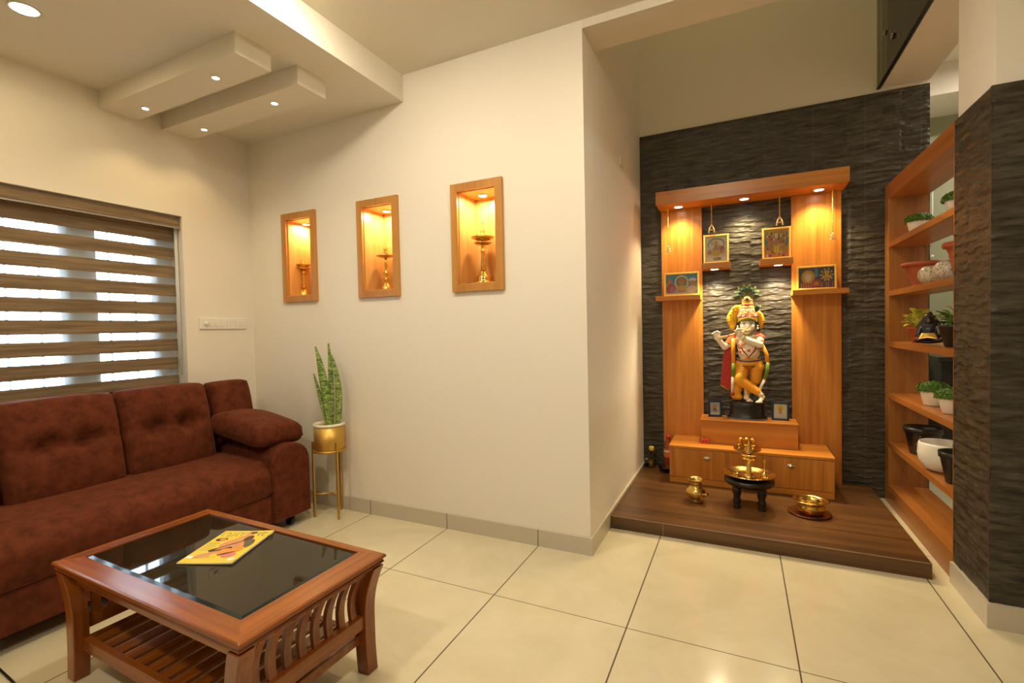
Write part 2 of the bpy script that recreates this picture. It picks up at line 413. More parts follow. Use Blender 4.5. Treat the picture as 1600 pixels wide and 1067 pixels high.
# zebra blind in the recess
bl = thing('roller_blind', (-2.39, -.78, .9), 'grey brown zebra roller blind of opaque and sheer bands covering the window', 'blind')
by0, by1 = WY0+.01, .038
val = put('valance', B(-2.405, -2.325, by0, .046, 1.925, 1.995), BANDF, bl, bevel=.006)
put('head_rail', B(-2.408, -2.322, by0, .048, 1.995, 1.999).box(-2.3245, -2.3215, by0, .048, 1.918, 1.926), mat('rail_grey', (.35, .33, .30), .4, .3), val)
mb = MB()
z = 1.925; k = 0
ztop = 1.837
mb.box(-2.392, -2.390, by0, by1, ztop, 1.925)
for k in range(9):
    z1 = ztop-.1205*k-.043; z0 = ztop-.1205*(k+1)
    mb.box(-2.392, -2.390, by0, by1, max(z0, .88), z1)
put('opaque_band', mb, BANDF, bl)
mb = MB()
for k in range(8):
    zz = ztop-.1205*k
    mb.box(-2.3912, -2.3908, by0, by1, zz-.043, zz)
put('sheer_band', mb, SHEER, bl)
put('pull_chain', MB().tube([(-2.35, .036, 1.93), (-2.35, .036, .95)], .003, 6).tube([(-2.35, .026, 1.93), (-2.35, .026, .95)], .003, 6), WPLAS, bl)

# switch plate
sw = thing('switch_plate', (XL, .30, 1.25), 'wide white switch plate on the left wall beside the window', 'switch')
put('backplate', B(XL, XL+.012, .133, .476, 1.252, 1.330), WPLAS, sw, bevel=.003)
for i, yy in enumerate((.175, .215, .255, .295, .335, .40, .44)):
    if i == 0: put('dimmer_knob', MB().lathe([(.014, 0), (.014, .012), (.0, .013)], mtx=Matrix.Translation((XL+.012, yy, 1.29)) @ Matrix.Rotation(R(90), 4, 'Y')), WPLAS, sw)
    else: put('rocker', B(XL+.012, XL+.016, yy-.014, yy+.014, 1.272, 1.310), WHITE, sw, bevel=.001)
o = put('socket_cover', B(XC, XC+.005, 1.37, 1.45, 2.30, 2.36), WPLAS, bevel=.002)
tag(o, 'small painted cover plate high on the side wall by the stone', 'cover plate')

# ------------------------------------------------------------------ ceiling lights
def ceil_light(x, y, z, r, label, group=None, lens=LENS, parent=None, name='ceiling_light', rim=.008, rimmat=None):
    if parent is None:
        t = thing(name, (x, y, z), label, 'ceiling light', group)
    else:
        t = parent
    rm = put('lamp_rim', MB().lathe([(r, z), (r+rim, z), (r+rim, z-.004), (r, z-.004)], x, y, 28, cap=False), rimmat or RIM, t)
    put('lamp_lens', MB().lathe([(r, z-.0015), (r*.9, z-.0035), (0.0001, z-.004)], x, y, 28), lens, t if parent is None else rm)
    return t
lab = ['domed lamp of the main ceiling nearest the niche wall', 'domed lamp of the main ceiling in front of the opening', 'domed lamp of the main ceiling behind the camera on the left', 'domed lamp of the main ceiling behind the camera on the right']
for k, ((x, y), s) in enumerate(zip(MAIN, lab)):
    t = thing('ceiling_light', (x, y, 2.793), s, 'ceiling light', 'domed lamps of the main ceiling')
    put('lamp_rim', MB().lathe([(.09, 0), (.098, 0), (.098, -.008), (.09, -.008)], seg=28, cap=False), RIM, t, local=True)
    put('lamp_dome', MB().lathe([(.089, -.002), (.086, -.012), (.074, -.022), (.050, -.030), (.0001, -.034)], seg=32), mat('lamp_dome_glow', (1, 1, 1), .4, emit=MILD, es=MAIN_P[k]), t, local=True)
ceil_light(-1.745, -.89, 2.63, .047, 'round white downlight in the lowered ceiling, larger than the spots of the boxes')
ceil_light(-1.5, -2.2, 2.63, .047, 'round downlight in the lowered ceiling behind the camera')
for (x, y), s in zip(PEND, ['spot at the window end of the first ceiling box', 'spot at the open end of the first ceiling box', 'spot at the window end of the second ceiling box nearer the niche wall', 'spot at the open end of the second ceiling box nearer the niche wall']):
    ceil_light(x, y, 2.53, .017, 'tiny ' + s, 'tiny spots in the two ceiling boxes', name='spotlight', rim=.004)
ceil_light(2.9, 2.0, 3.02, .07, 'ceiling lamp of the room beyond the plant shelves')
ceil_light(1.2, 1.5, 5.3, .08, 'added unseen lamp that dimly lights the high void over the shrine')

# ------------------------------------------------------------------ lathe shapes of oil lamps
def oil_lamp(name, x, y, z, prof_parts, label, group):
    t = thing(name, (x, y, z), label, 'oil lamp', group)
    for pn, prof, m in prof_parts:
        put(pn, MB().lathe([(r, h) for r, h in prof], seg=28), m, t, local=True)
    return t
# niches: each a lined box with a frame, a lamp and an oil lamp standing in it
wnames = ['nearest the window', 'in the middle of the three', 'nearest the shrine']
for i, (a, b_) in enumerate(NX):
    t = thing('wall_niche', ((a+b_)/2, YW, NZ[0]), 'lit wooden wall niche %s' % wnames[i], 'niche', 'lit wooden niches in the cream wall')
    ia, ib, za, zb = a+.045, b_-.045, 1.478, 2.018
    f = put('frame', MB().box(a, ia, YW-.02, YW+.004, NZ[0], NZ[1]).box(ib, b_, YW-.02, YW+.004, NZ[0], NZ[1]).box(ia, ib, YW-.02, YW+.004, NZ[0], za).box(ia, ib, YW-.02, YW+.004, zb, NZ[1]), FRAME_W, t, bevel=.0015)
    put('lining', MB().box(ia, ia+.004, YW, YW+.2, za, zb).box(ib-.004, ib, YW, YW+.2, za, zb).box(ia, ib, YW+.19, YW+.2, za, zb).box(ia, ib, YW, YW+.2, za, za+.004).box(ia, ib, YW, YW+.2, zb-.004, zb), LINING, t)
    x, y = NICHE[i]
    s = put('downlight', MB().lathe([(.028, zb-.004), (.028, zb-.009), (.024, zb-.010)], x, y, 28, cap=False), RIM, t)
    put('lamp_lens', MB().lathe([(.024, zb-.010), (.0001, zb-.0105)], x, y, 24), LENSW, s)
FOOT = [(.0001, 0), (.052, 0), (.054, .006), (.050, .012), (.047, .020), (.040, .034), (.028, .046), (.018, .060)]
z0 = 1.4825
oil_lamp('oil_lamp', -1.895, .655, z0, [
    ('base', [(.0001, 0), (.040, 0), (.042, .006), (.038, .016), (.034, .03), (.024, .045), (.016, .06)], BRASS),
    ('stem', [(.016, .06), (.013, .09), (.011, .13), (.010, .17), (.012, .172), (.016, .178), (.010, .185), (.012, .195)], BRASS),
    ('oil_bowl', [(.012, .195), (.030, .198), (.050, .203), (.052, .207), (.030, .208), (.026, .214), (.040, .222), (.055, .230), (.056, .234), (.030, .230), (.012, .228)], BRASS_D),
    ('finial', [(.012, .228), (.020, .236), (.012, .246), (.016, .256), (.009, .266), (.006, .285), (.002, .302), (.0001, .304)], BRASS)],
    'short brass oil lamp with two stacked bowls in the niche nearest the window', 'brass oil lamps in the wall niches')
oil_lamp('oil_lamp', -1.11, .645, z0, [
    ('base', [(.0001, 0), (.040, 0), (.043, .008), (.038, .018), (.032, .034), (.020, .05), (.011, .062)], BRASS),
    ('stem', [(.011, .062), (.020, .072), (.011, .084), (.009, .10), (.020, .112), (.009, .124), (.008, .15), (.012, .18), (.009, .20), (.008, .215)], BRASS),
    ('oil_bowl', [(.008, .215), (.030, .220), (.062, .228), (.064, .232), (.030, .229), (.010, .23)], BRASS_D),
    ('finial', [(.010, .23), (.016, .25), (.010, .262), (.017, .275), (.010, .287), (.007, .30), (.008, .315), (.003, .335), (.0001, .338)], BRASS)],
    'slim brass oil lamp with ringed stem and one bowl in the middle niche', 'brass oil lamps in the wall niches')
oil_lamp('oil_lamp', -.367, .640, z0, [
    ('base', [(.0001, 0), (.064, 0), (.068, .006), (.064, .012), (.040, .014), (.044, .028), (.038, .045), (.024, .062), (.017, .078)], BRASS),
    ('stem', [(.017, .078), (.013, .12), (.012, .16), (.012, .19), (.018, .196), (.012, .203), (.012, .228), (.020, .232)], BRASS),
    ('oil_bowl', [(.020, .232), (.040, .236), (.052, .242), (.054, .246), (.022, .247), (.022, .256), (.045, .262), (.068, .275), (.070, .280), (.030, .277), (.012, .275)], BRASS_D),
    ('finial', [(.012, .275), (.022, .288), (.018, .298), (.012, .306), (.019, .315), (.010, .325), (.008, .345), (.004, .368), (.0001, .372)], BRASS)],
    'largest brass oil lamp with round footed base in the niche nearest the shrine', 'brass oil lamps in the wall niches')
o = put('matchbox', B(-.465, -.44, .60, .64, z0, z0+.008), BLACK, bevel=.001)
tag(o, 'small dark object lying left of the largest niche lamp', 'matchbox')

# ------------------------------------------------------------------ soft shapes
def soft(mb, w, h, t, mtx, nu=26, nv=22, p=7, e=.42, bulge=.0, dents=(), crease=None, back=1.0, droop=0):
    """cushion in local x (w), z (h), thickness along -y (front) / +y (back)"""
    def edge(u, v):
        a = max(0, 1-abs(u)**p); b = max(0, 1-abs(v)**p); return (a*b)**e
    def pt(a, c, side):
        u = a*2-1; v = c*2-1
        d = t/2*edge(u, v)
        if side < 0:
            d += bulge*(1-u*u)*(1-v*v)
            for (du, dv, dep, rad) in dents: d -= dep*math.exp(-((u-du)**2*(w/2)**2+(v-dv)**2*(h/2)**2)/rad**2)
            if crease: d -= crease[1]*math.exp(-((v-crease[0])*h/2/.012)**2)*(1-abs(u)**6)
            d = max(d, 0)
        else: d = -d*back
        d += .004*noise.noise((a*5, c*5, side*3.0+w))*edge(u, v)
        uu = u*(1-.03*abs(v)**4); vv = v*(1-.04*abs(u)**4)
        return mtx @ Vector((uu*w/2, -d + (droop*(u*u+v*v)), vv*h/2))
    mb.grid(nu, nv, lambda a, c: pt(a, c, -1)); mb.grid(nu, nv, lambda a, c: pt(a, c, 1))
    return mb

# ------------------------------------------------------------------ sofa
so = thing('sofa', (-1.9, -.70, 0), 'reddish brown suede sofa under the window with tufted back cushions', 'sofa')
# frames facing +x: local x -> world -y..., local -y (front) -> world +x
def face_x(cx, cy, cz, tilt=0, rz=0):
    return Matrix.Translation((cx, cy, cz)) @ Matrix.Rotation(R(90+rz), 4, 'Z') @ Matrix.Rotation(R(tilt), 4, 'X')
for k in range(3):
    cy = -.24-.485*k
    mb = MB(); soft(mb, .495, .525, .17, face_x(-2.06, cy, .662, -13), bulge=.03, dents=((-.32, .05, .065, .05), (.32, .05, .065, .05)), crease=(.05, .032), p=14, e=.34)
    put('back_cushion', mb, SUEDE, so, weld=True)
mb = MB(); soft(mb, .275, .42, .15, face_x(-2.075, .168, .700, -12), bulge=.02, p=12, e=.36); put('side_cushion', mb, SUEDE, so, weld=True)
# seat
def loft_y(mb, prof, ys, endr=.03):
    """profile (x,z) along y with rounded ends"""
    cx = sum(p[0] for p in prof)/len(prof); cz = sum(p[1] for p in prof)/len(prof)
    rows = []
    for y, s in ys:
        rows.append([mb.bm.verts.new((cx+(x-cx)*s, y, cz+(z-cz)*s)) for x, z in prof])
    n = len(prof)
    for a, c in zip(rows, rows[1:]):
        for i in range(n): mb._f([a[i], a[(i+1)%n], c[(i+1)%n], c[i]], True)
    mb._f(rows[0][::-1]); mb._f(rows[-1])
def arc(cx, cz, r, a0, a1, n=8, rz=None):
    return [(cx+r*math.cos(R(a0+(a1-a0)*i/n)), cz+(rz or r)*math.sin(R(a0+(a1-a0)*i/n))) for i in range(n+1)]
seat = [(-2.18, .26), (-2.18, .455), (-2.02, .465), (-1.86, .468), (-1.74, .462)] + arc(-1.66, .355, .155, 82, -8, 9, .100) + [(-1.502, .26), (-1.515, .245)]
ys = [(.040, .90), (.036, .955), (.022, .985), (0, 1)] + [(-.1*k, 1) for k in range(1, 14)] + [(-1.42, 1), (-1.45, .98)]
mb = MB(); loft_y(mb, seat, ys); o = put('seat', mb, SUEDE, so)
mb = MB(); mb.box(-2.26, -1.515, -1.45, .04, .075, .243); put('front_panel', mb, SUEDE, so, bevel=.008)
put('back_panel', B(-2.29, -2.13, -1.74, .30, .08, .80), SUEDE, so, bevel=.02)
# arms: outline (y,z), swept along x with a rounded front
def arm(y0, y1):
    mb = MB()
    m = (y0+y1)/2; out = [(y0, .075), (y0, .40)] + [(y0+.11+.11*math.cos(R(a)), .415+.115*math.sin(R(a))) for a in range(180, 89, -15)] + [(m, .532)] + [(y1-.12+.12*math.cos(R(a)), .41+.118*math.sin(R(a))) for a in range(90, -1, -15)] + [(y1, .075)]
    cy = m; cz = .30
    rows = []
    for x, s in ((-2.28, 1), (-2.0, 1.0), (-1.7, 1.0), (-1.55, 1), (-1.52, .995), (-1.508, .98), (-1.500, .95), (-1.497, .90)):
        rows.append([mb.bm.verts.new((x, cy+(y-cy)*s, cz+(z-cz)*(s if z > .1 else 1))) for y, z in out])
    n = len(out)
    for a, c in zip(rows, rows[1:]):
        for i in range(n): mb._f([a[i], a[(i+1)%n], c[(i+1)%n], c[i]], i not in (n-1,))
    mb._f(rows[0][::-1]); mb._f(rows[-1]); return mb
put('arm', arm(.035, .315), SUEDE, so)
put('arm', arm(-1.74, -1.46), SUEDE, so)
for cy in (.155, -1.60):
    m = Matrix.Translation((-1.79, cy, .600)) @ Matrix.Rotation(R(9), 4, 'Y') @ Matrix.Rotation(R(-4), 4, 'X') @ Matrix.Rotation(R(90), 4, 'Z') @ Matrix.Rotation(R(-90), 4, 'X')
    mb = MB(); soft(mb, .345, .50, .15, m, bulge=.035, p=11, e=.42, back=.7); put('arm_cushion', mb, SUEDE, so, weld=True)
for x, y in ((-1.56, .20), (-1.56, -.7), (-1.56, -1.6), (-2.2, .20), (-2.2, -1.6)):
    put('caster', MB().lathe([(.026, -.014), (.030, -.008), (.030, .008), (.026, .014)], mtx=Matrix.Translation((x, y, .030)) @ Matrix.Rotation(R(70), 4, 'X')).box(x-.012, x+.012, y-.014, y+.014, .045, .085), BLACK, so)

# ------------------------------------------------------------------ coffee table (local coordinates)
TB = thing('coffee_table', (-.6604, -.829, 0), 'square cornered teak coffee table with black glass top and slatted sides', 'table', rz=R(-1.5))
W2, H2, TZ = .5264, .2750, .42
gx, gy = .4465, .2205
gcx, gcy = -.018, .018
def rail_frame(mb, prof):
    """moulded frame: rings of rectangles (outset, z)"""
    rings = []
    for (o_, z_, inner) in prof:
        if inner: xa, xb, ya, yb = gcx-gx+o_, gcx+gx-o_, gcy-gy+o_, gcy+gy-o_
        else: xa, xb, ya, yb = -W2-o_, W2+o_, -H2-o_, H2+o_
        rings.append([mb.bm.verts.new(p) for p in ((xa, ya, z_), (xb, ya, z_), (xb, yb, z_), (xa, yb, z_))])
    n = len(rings)
    for i in range(n):
        a, c = rings[i], rings[(i+1) % n]
        for k in range(4): mb._f([a[k], a[(k+1)%4], c[(k+1)%4], c[k]])
mb = MB().use(TEAK_X)
rail_frame(mb, [(0, TZ, True), (-.006, TZ, False), (0, TZ-.004, False), (.001, TZ-.012, False), (-.006, TZ-.015, False), (-.008, TZ-.020, False), (-.004, TZ-.028, False), (-.014, TZ-.036, False), (-.03, TZ-.040, False), (0, TZ-.040, True)])
# end rails run crosswise: second material on faces near the ends
mb.use(TEAK_Y)
mb.bm.faces.ensure_lookup_table()
for f in mb.bm.faces:
    c = f.calc_center_median()
    if abs(c.x-gcx) > gx-.02 and abs(c.y) < H2-.03: f.material_index = 1
put('top_frame', mb, None, TB, local=True, bevel=.0015)
mb = MB().use(TGLASS)
a, b_, c, d = gcx-gx, gcx+gx, gcy-gy, gcy+gy; q = .016
zt, zl = TZ-.001, TZ-.007
mb.poly([(a+q, c+q, zt), (b_-q, c+q, zt), (b_-q, d-q, zt), (a+q, d-q, zt)])
mb.use(BEVEL_G)
O = [(a, c, zl), (b_, c, zl), (b_, d, zl), (a, d, zl)]; I = [(a+q, c+q, zt), (b_-q, c+q, zt), (b_-q, d-q, zt), (a+q, d-q, zt)]
for k in range(4): mb.poly([O[k], O[(k+1)%4], I[(k+1)%4], I[k]])
mb.poly([(x, y, zl-.004) for x, y, _ in O][::-1])
put('glass_panel', mb, None, TB, local=True)
put('apron', MB().box(-.45, .45, -.235, -.215, .335, .385), TEAK_X, TB, local=True, bevel=.002)
put('apron', MB().box(-.45, .45, .215, .235, .335, .385), TEAK_X, TB, local=True, bevel=.002)
def leg(sx, sy):
    """square leg that sweeps outwards to the top and a little to the foot"""
    mb = MB(); rows = []
    for i in range(15):
        t = i/14; z = t*.382
        off = .040*max(0, (t-.55)/.45)**2 + .006*max(0, (.35-t)/.35)**2
        x0 = sx*(.455+off); y0 = sy*(.235 + off*.25)
        wx, wy = .026, .024
        rows.append([mb.bm.verts.new((x0+dx*wx, y0+dy*wy, z)) for dx, dy in ((-1, -1), (1, -1), (1, 1), (-1, 1))])
    for a, c in zip(rows, rows[1:]):
        for k in range(4): mb._f([a[k], a[(k+1)%4], c[(k+1)%4], c[k]])
    mb._f(rows[0][::-1]); mb._f(rows[-1]); return mb
for sx in (-1, 1):
    for sy in (-1, 1): put('leg', leg(sx, sy), TEAK_Z, TB, local=True, bevel=.003)
    x = sx*.458
    put('side_rail', MB().box(x-.014, x+.014, -.215, .215, .165, .212), TEAK_Y, TB, local=True, bevel=.002)
    put('side_rail', MB().box(sx*.478-.012, sx*.478+.012, -.23, .23, .36, .382), TEAK_Y, TB, local=True, bevel=.002)
    for k in range(8):
        y = -.183+k*.0523; mb = MB(); rows = []
        for i in range(11):
            t = i/10; z = .205+t*.165; off = .034*max(0, (t-.15)/.85)**1.8 - .010*math.sin(math.pi*t)
            xx = sx*(.452+off)
            rows.append([mb.bm.verts.new((xx+dx*.008, y+dy*.0125, z)) for dx, dy in ((-1, -1), (1, -1), (1, 1), (-1, 1))])
        for a, c in zip(rows, rows[1:]):
            for kk in range(4): mb._f([a[kk], a[(kk+1)%4], c[(kk+1)%4], c[kk]])
        mb._f(rows[0][::-1]); mb._f(rows[-1]); put('side_slat', mb, TEAK_Z, TB, local=True)
sh = put('lower_shelf', MB().box(-.44, .44, -.232, -.208, .098, .142).box(-.44, .44, .208, .232, .098, .142).box(-.45, -.425, -.23, .23, .105, .138).box(.425, .45, -.23, .23, .105, .138), TEAK_X, TB, local=True, bevel=.002)
for k in range(12):
    x = -.385+k*.070
    put('shelf_slat', MB().box(x-.024, x+.024, -.21, .21, .128, .140), TEAK_Y, sh, local=True, bevel=.0015)

# ------------------------------------------------------------------ magazine on the glass
mg = thing('magazine', (-.704, -.764, .4190), 'yellow magazine lying face up on the black glass of the coffee table', 'magazine', rz=R(22))
YEL = mat('cover_yellow', (.86, .62, .05), .35, coat=.3); PAPER = mat('paper', (.62, .58, .48), .7)
MWd, MHd = .200, .262
mb = MB().use(PAPER).grid(16, 2, lambda a, c: ((a-.5)*MWd, (c-.5)*MHd, .0008+.0))
mb.grid(16, 2, lambda a, c: ((a-.5)*MWd, (c-.5)*MHd, .006+.004*a**3))
n_ = 16
for s_ in (-1, 1):
    mb.grid(16, 1, lambda a, c, s_=s_: ((a-.5)*MWd, s_*MHd/2, .0008+c*(.0052+.004*a**3)))
    mb.grid(1, 1, lambda a, c, s_=s_: (s_*MWd/2, (a-.5)*MHd, .0008+c*(.0052+.004*(1 if s_ > 0 else 0))))
put('pages', mb, None, mg, local=True, weld=True)
def cz_(x): return .0064+.004*((x/MWd+.5)**3)
def flat_poly(mb, pts, lift=0.0003): mb.poly([(x, y, cz_(x)+lift) for x, y in pts])
def ell(cx, cy, rx, ry, rot=0, n=18):
    return [(cx+rx*math.cos(t)*math.cos(rot)-ry*math.sin(t)*math.sin(rot), cy+rx*math.cos(t)*math.sin(rot)+ry*math.sin(t)*math.cos(rot)) for t in [2*math.pi*i/n for i in range(n)]]
mb = MB().use(YEL).grid(16, 2, lambda a, c: ((a-.5)*MWd, (c-.5)*MHd, cz_((a-.5)*MWd)))
SK = mat('print_skin', (.62, .30, .14), .4); DK = mat('print_dark', (.10, .035, .02), .4); RD = mat('print_red', (.55, .08, .08), .4)
GRN = mat('print_green', (.20, .26, .10), .4); PNK = mat('print_pink', (.65, .20, .22), .4); WHT = mat('print_white', (.85, .82, .7), .4); ORG = mat('print_orange', (.75, .30, .04), .4)
bits = [(SK, ell(.022, .098, .016, .020)), (DK, ell(.030, .112, .015, .010)), (SK, ell(.02, .052, .030, .034, .3)), (SK, ell(-.005, .025, .028, .045, -.6)),
        (DK, ell(.040, .060, .016, .026)), (mat('print_moss', (.12, .12, .05), .4), ell(.064, .018, .020, .038, .2)), (SK, ell(.030, .000, .026, .022)), (DK, ell(-.012, -.030, .040, .020, .3)),
        (ORG, ell(.010, -.045, .030, .025, .2)), (SK, ell(-.03, -.060, .055, .010, .5)), (PNK, ell(.048, -.075, .026, .018, .2)), (ORG, ell(.052, -.035, .018, .030, -.3)), (DK, ell(.03, -.062, .03, .006, .5)), (SK, ell(.005, .0, .05, .008, .8)), (DK, ell(.0, .008, .05, .004, .8)),
        (SK, ell(-.045, -.085, .040, .009, .2)), (WHT, ell(.080, -.108, .012, .012)), (DK, ell(-.062, .052, .022, .014, .2)), (SK, ell(-.058, .052, .012, .011)),
        (YEL, ell(-.005, -.08, .012, .016)), (WHT, [(-.095, -.1), (-.07, -.1), (-.07, -.082), (-.095, -.082)])]
for k, (m_, pts) in enumerate(bits): mb.use(m_); flat_poly(mb, pts, .0002+.00005*k)
mb.use(GRN)
for k in range(5): flat_poly(mb, [(-.092, .020-.014*k), (-.092+.045-.006*(k % 2), .020-.014*k), (-.092+.045-.006*(k % 2), .0235-.014*k), (-.092, .0235-.014*k)], .0003)
cov = put('cover', mb, None, mg, local=True)
def text_mesh(body, size, m, parent, loc, rot=(0, 0, 0), extrude=.0002, name='lettering', align='LEFT', sx=1):
    cu = D.curves.new(name, 'FONT'); cu.body = body; cu.size = size; cu.extrude = extrude; cu.align_x = align
    tmp = D.objects.new('tmp_text', cu); C.objects.link(tmp); bpy.context.view_layer.update()
    me = D.meshes.new_from_object(tmp.evaluated_get(bpy.context.evaluated_depsgraph_get()))
    D.objects.remove(tmp); D.curves.remove(cu)
    me.materials.clear(); me.materials.append(m)
    o = D.objects.new(name, me); C.objects.link(o); o.parent = parent; o.location = loc; o.rotation_euler = rot; o.scale = (sx, 1, 1)
    return o
TOL = mat('title_olive', (.30, .34, .10), .4)
text_mesh('വനി', .060, TOL, cov, (-.094, .080, .0070)); text_mesh('ത', .060, TOL, cov, (.052, .082, .0096))

o = put('power_cable', MB().tube([(-1.648, -1.146, 0.004), (-1.435, -1.159, 0.004), (-1.151, -1.177, 0.004)], .004, 8), BLACK)
tag(o, 'thin black cable on the floor at the near end of the sofa', 'cable')
# ------------------------------------------------------------------ planter by the wall
pl = thing('snake_plant_planter', (-1.43, .415, 0), 'snake plant in a gold and white pot on a slim gold stand', 'plant')
px_, py_ = -1.43, .415
st = put('stand_ring', MB().lathe([(.098, .435), (.104, .435), (.104, .447), (.098, .447)], px_, py_, 32, cap=False), GOLD, pl)
for ang in (-140, -20, 100):
    dx, dy = math.cos(R(ang))*.104, math.sin(R(ang))*.104
    put('leg', B(px_+dx-.006, px_+dx+.006, py_+dy-.006, py_+dy+.006, 0, .50), GOLD, pl, bevel=.001)
    put('brace', MB().tube([(px_+dx, py_+dy, .15), (px_, py_, .15)], .006, 8), GOLD, pl)
pot = put('pot', MB().lathe([(.0001, .438), (.093, .438), (.0965, .445), (.0965, .60)], px_, py_, 40), GOLD, pl)
put('pot_rim', MB().lathe([(.0965, .60), (.1, .602), (.101, .612), (.097, .618), (.091, .616), (.089, .60), (.089, .57)], px_, py_, 40, cap=False), WHITE, pot)
put('soil', MB().lathe([(.089, .585), (.0001, .59)], px_, py_, 24), SOIL, pl)
SNK, nt, p = new_mat('snake_leaf')
tc = N(nt, 'ShaderNodeTexCoord'); mp = N(nt, 'ShaderNodeMapping'); mp.inputs['Scale'].default_value = (18, 18, 60); L(nt, tc.outputs['Object'], mp.inputs[0])
n = N(nt, 'ShaderNodeTexNoise'); n.inputs['Scale'].default_value = 1.6; n.inputs['Detail'].default_value = 4; n.inputs['Distortion'].default_value = 1.5; L(nt, mp.outputs[0], n.inputs['Vector'])
cr = N(nt, 'ShaderNodeValToRGB'); cr.color_ramp.elements[0].position = .42; cr.color_ramp.elements[0].color = (.06, .14, .02, 1)
cr.color_ramp.elements[1].position = .66; cr.color_ramp.elements[1].color = (.48, .58, .18, 1); L(nt, n.outputs['Fac'], cr.inputs[0]); L(nt, cr.outputs[0], p.inputs['Base Color']); p.inputs['Roughness'].default_value = .4
def snake_leaf(x0, y0, x1, y1, h, wd, bend=.0, tw=0):
    mb = MB()
    def fn(a, c):
        t = c; u = (a-.5)*2
        wv = wd*(.62+1.3*t-1.2*t*t)*(1-t**5)**.8 if t < 1 else 0
        cx = x0+(x1-x0)*t+bend*math.sin(math.pi*t); cy = y0+(y1-y0)*t
        ang = R(20)+tw*t
        return (cx+u*wv/2*math.cos(ang), cy+u*wv/2*math.sin(ang)-.012*(1-u*u)+.012, .575+h*t)
    mb.grid(6, 24, fn)
    o = put('leaf', mb, SNK, pl)
    md = o.modifiers.new('solidify', 'SOLIDIFY'); md.thickness = .004
    return o
snake_leaf(-1.435, .40, -1.545, .40, .365, .030, .0)
snake_leaf(-1.425, .40, -1.500, .38, .545, .060, -.012+.03, .2)
snake_leaf(-1.420, .42, -1.425, .42, .565, .040, .005, .1)
snake_leaf(-1.365, .41, -1.400, .42, .49, .052, .035, -.3)

# ------------------------------------------------------------------ shrine
SH = thing('prayer_wall_unit', (1.06, 2.09, .075), 'orange wood prayer unit with canopy, two upright panels and four ledges on the stone wall', 'wall unit')
yp_ = YB-.018
put('panel', B(.463, .763, yp_-.022, yp_, .075, 2.11), LAM_Z, SH, bevel=.001)
put('panel', B(1.357, 1.655, yp_-.022, yp_, .075, 2.11), LAM_Z, SH, bevel=.001)
can = put('canopy', B(.457, 1.665, 1.846, yp_, 2.11, 2.207), LAM_X, SH, bevel=.001)
for x, y in CAN:
    d_ = put('downlight', MB().lathe([(.033, 2.11), (.033, 2.105), (.028, 2.104)], x, y, 28, cap=False), RIM, can)
for x, y in CAN:
    put('lamp_lens', MB().lathe([(.028, 2.1045), (.0001, 2.104)], x, y, 24), LENS, can)
for (x0, x1, z1, th) in ((.435, .757, 1.434, .034), (1.352, 1.675, 1.434, .034), (.765, .962, 1.664, .044), (1.152, 1.357, 1.664, .044)):
    lg = put('ledge', B(x0, x1, 1.93, yp_, z1-th, z1), LAM_X, SH, bevel=.001)
    if th > .04:
        x, y = LEDGE[0] if x0 < 1 else LEDGE[1]
        put('downlight', MB().use(RIM).lathe([(.030, z1-th), (.030, z1-th-.004), (.026, z1-th-.005)], x, y, 24, cap=False).use(LENS).lathe([(.026, z1-th-.0045), (.0001, z1-th-.005)], x, y, 24), None, lg)

bn = thing('drawer_bench', (1.055, 1.9, .075), 'low wooden bench with two wide drawers standing on the platform', 'bench')
bx0, bx1, byf = .552, 1.558, 1.705
put('bench_top', B(bx0-.003, bx1+.003, byf-.004, 2.07, .325, .343), LAM_X, bn, bevel=.001)
put('carcass', B(bx0, bx1, byf+.02, 2.07, .075, .325), LAM_Z, bn)
put('plinth', B(bx0, bx1, byf+.004, byf+.02, .075, .116), LAM_X, bn, bevel=.001)
for x0, x1, kx in ((bx0, 1.053, .806), (1.056, bx1, 1.317)):
    dr = put('drawer', B(x0, x1, byf, byf+.02, .119, .322), LAM_Z, bn, bevel=.0012)
    kb = MB()
    kb.lathe([(.024, 0), (.024, .003), (.018, .005), (.0001, .005)], mtx=Matrix.Translation((kx, byf, .267)) @ Matrix.Rotation(R(90), 4, 'X') @ Matrix.Diagonal((1, .62, 1, 1)))
    kb.ball((kx, byf-.012, .269), .013, 12, (1.2, .7, .6))
    put('knob', kb, STEEL, dr)
o = put('altar_step', MB().box(.757, 1.372, 1.85, 2.07, .343, .505).box(.752, 1.377, 1.845, 2.07, .505, .517), LAM_X, bevel=.001)
tag(o, 'shallow wooden step box on top of the drawer bench under the statue', 'step box')

# hanging bell chains
def hanger(x, y, z1, z0, big, label):
    t = thing('hanging_bell', (x, y, z0), label, 'bell', 'gold cords with bells hanging from the canopy')
    mb = MB(); n = int((z1-z0-.05)/.012)
    for k in range(n): mb.ball((x+.0008*(-1)**k, y, z1-.006-k*.012), .0042, 6, (1, 1, 1.5))
    put('cord', mb, CORD, t)
    s = 1.25 if big else 1
    mb = MB()
    if big:
        for sg in (-1, 1): mb.tube([(x, y, z0+.06), (x+sg*.014, y, z0+.028), (x+sg*.019, y, z0)], .005, 8)
        mb.tube([(x-.014, y, z0+.022), (x+.014, y, z0+.022)], .004, 8)
    else:
        for (dx, dz) in ((0, .044), (-.007, .028), (.008, .024), (-.010, .008), (.002, .010), (.012, .005)):
            mb.lathe([(.0001, .012), (.004, .011), (.006, .004), (.0085, 0)], x+dx, y, 10, mtx=Matrix.Translation((0, 0, z0+dz)))
    put('bell_cluster', mb, mat('pale_brass', (.9, .72, .38), .35, .5), t)
hanger(.531, 1.95, 2.11, 1.765, False, 'long gold cord with small bells in front of the left panel')
hanger(.838, 1.95, 2.11, 1.885, True, 'short gold cord with forked pendant above the pale deity picture')
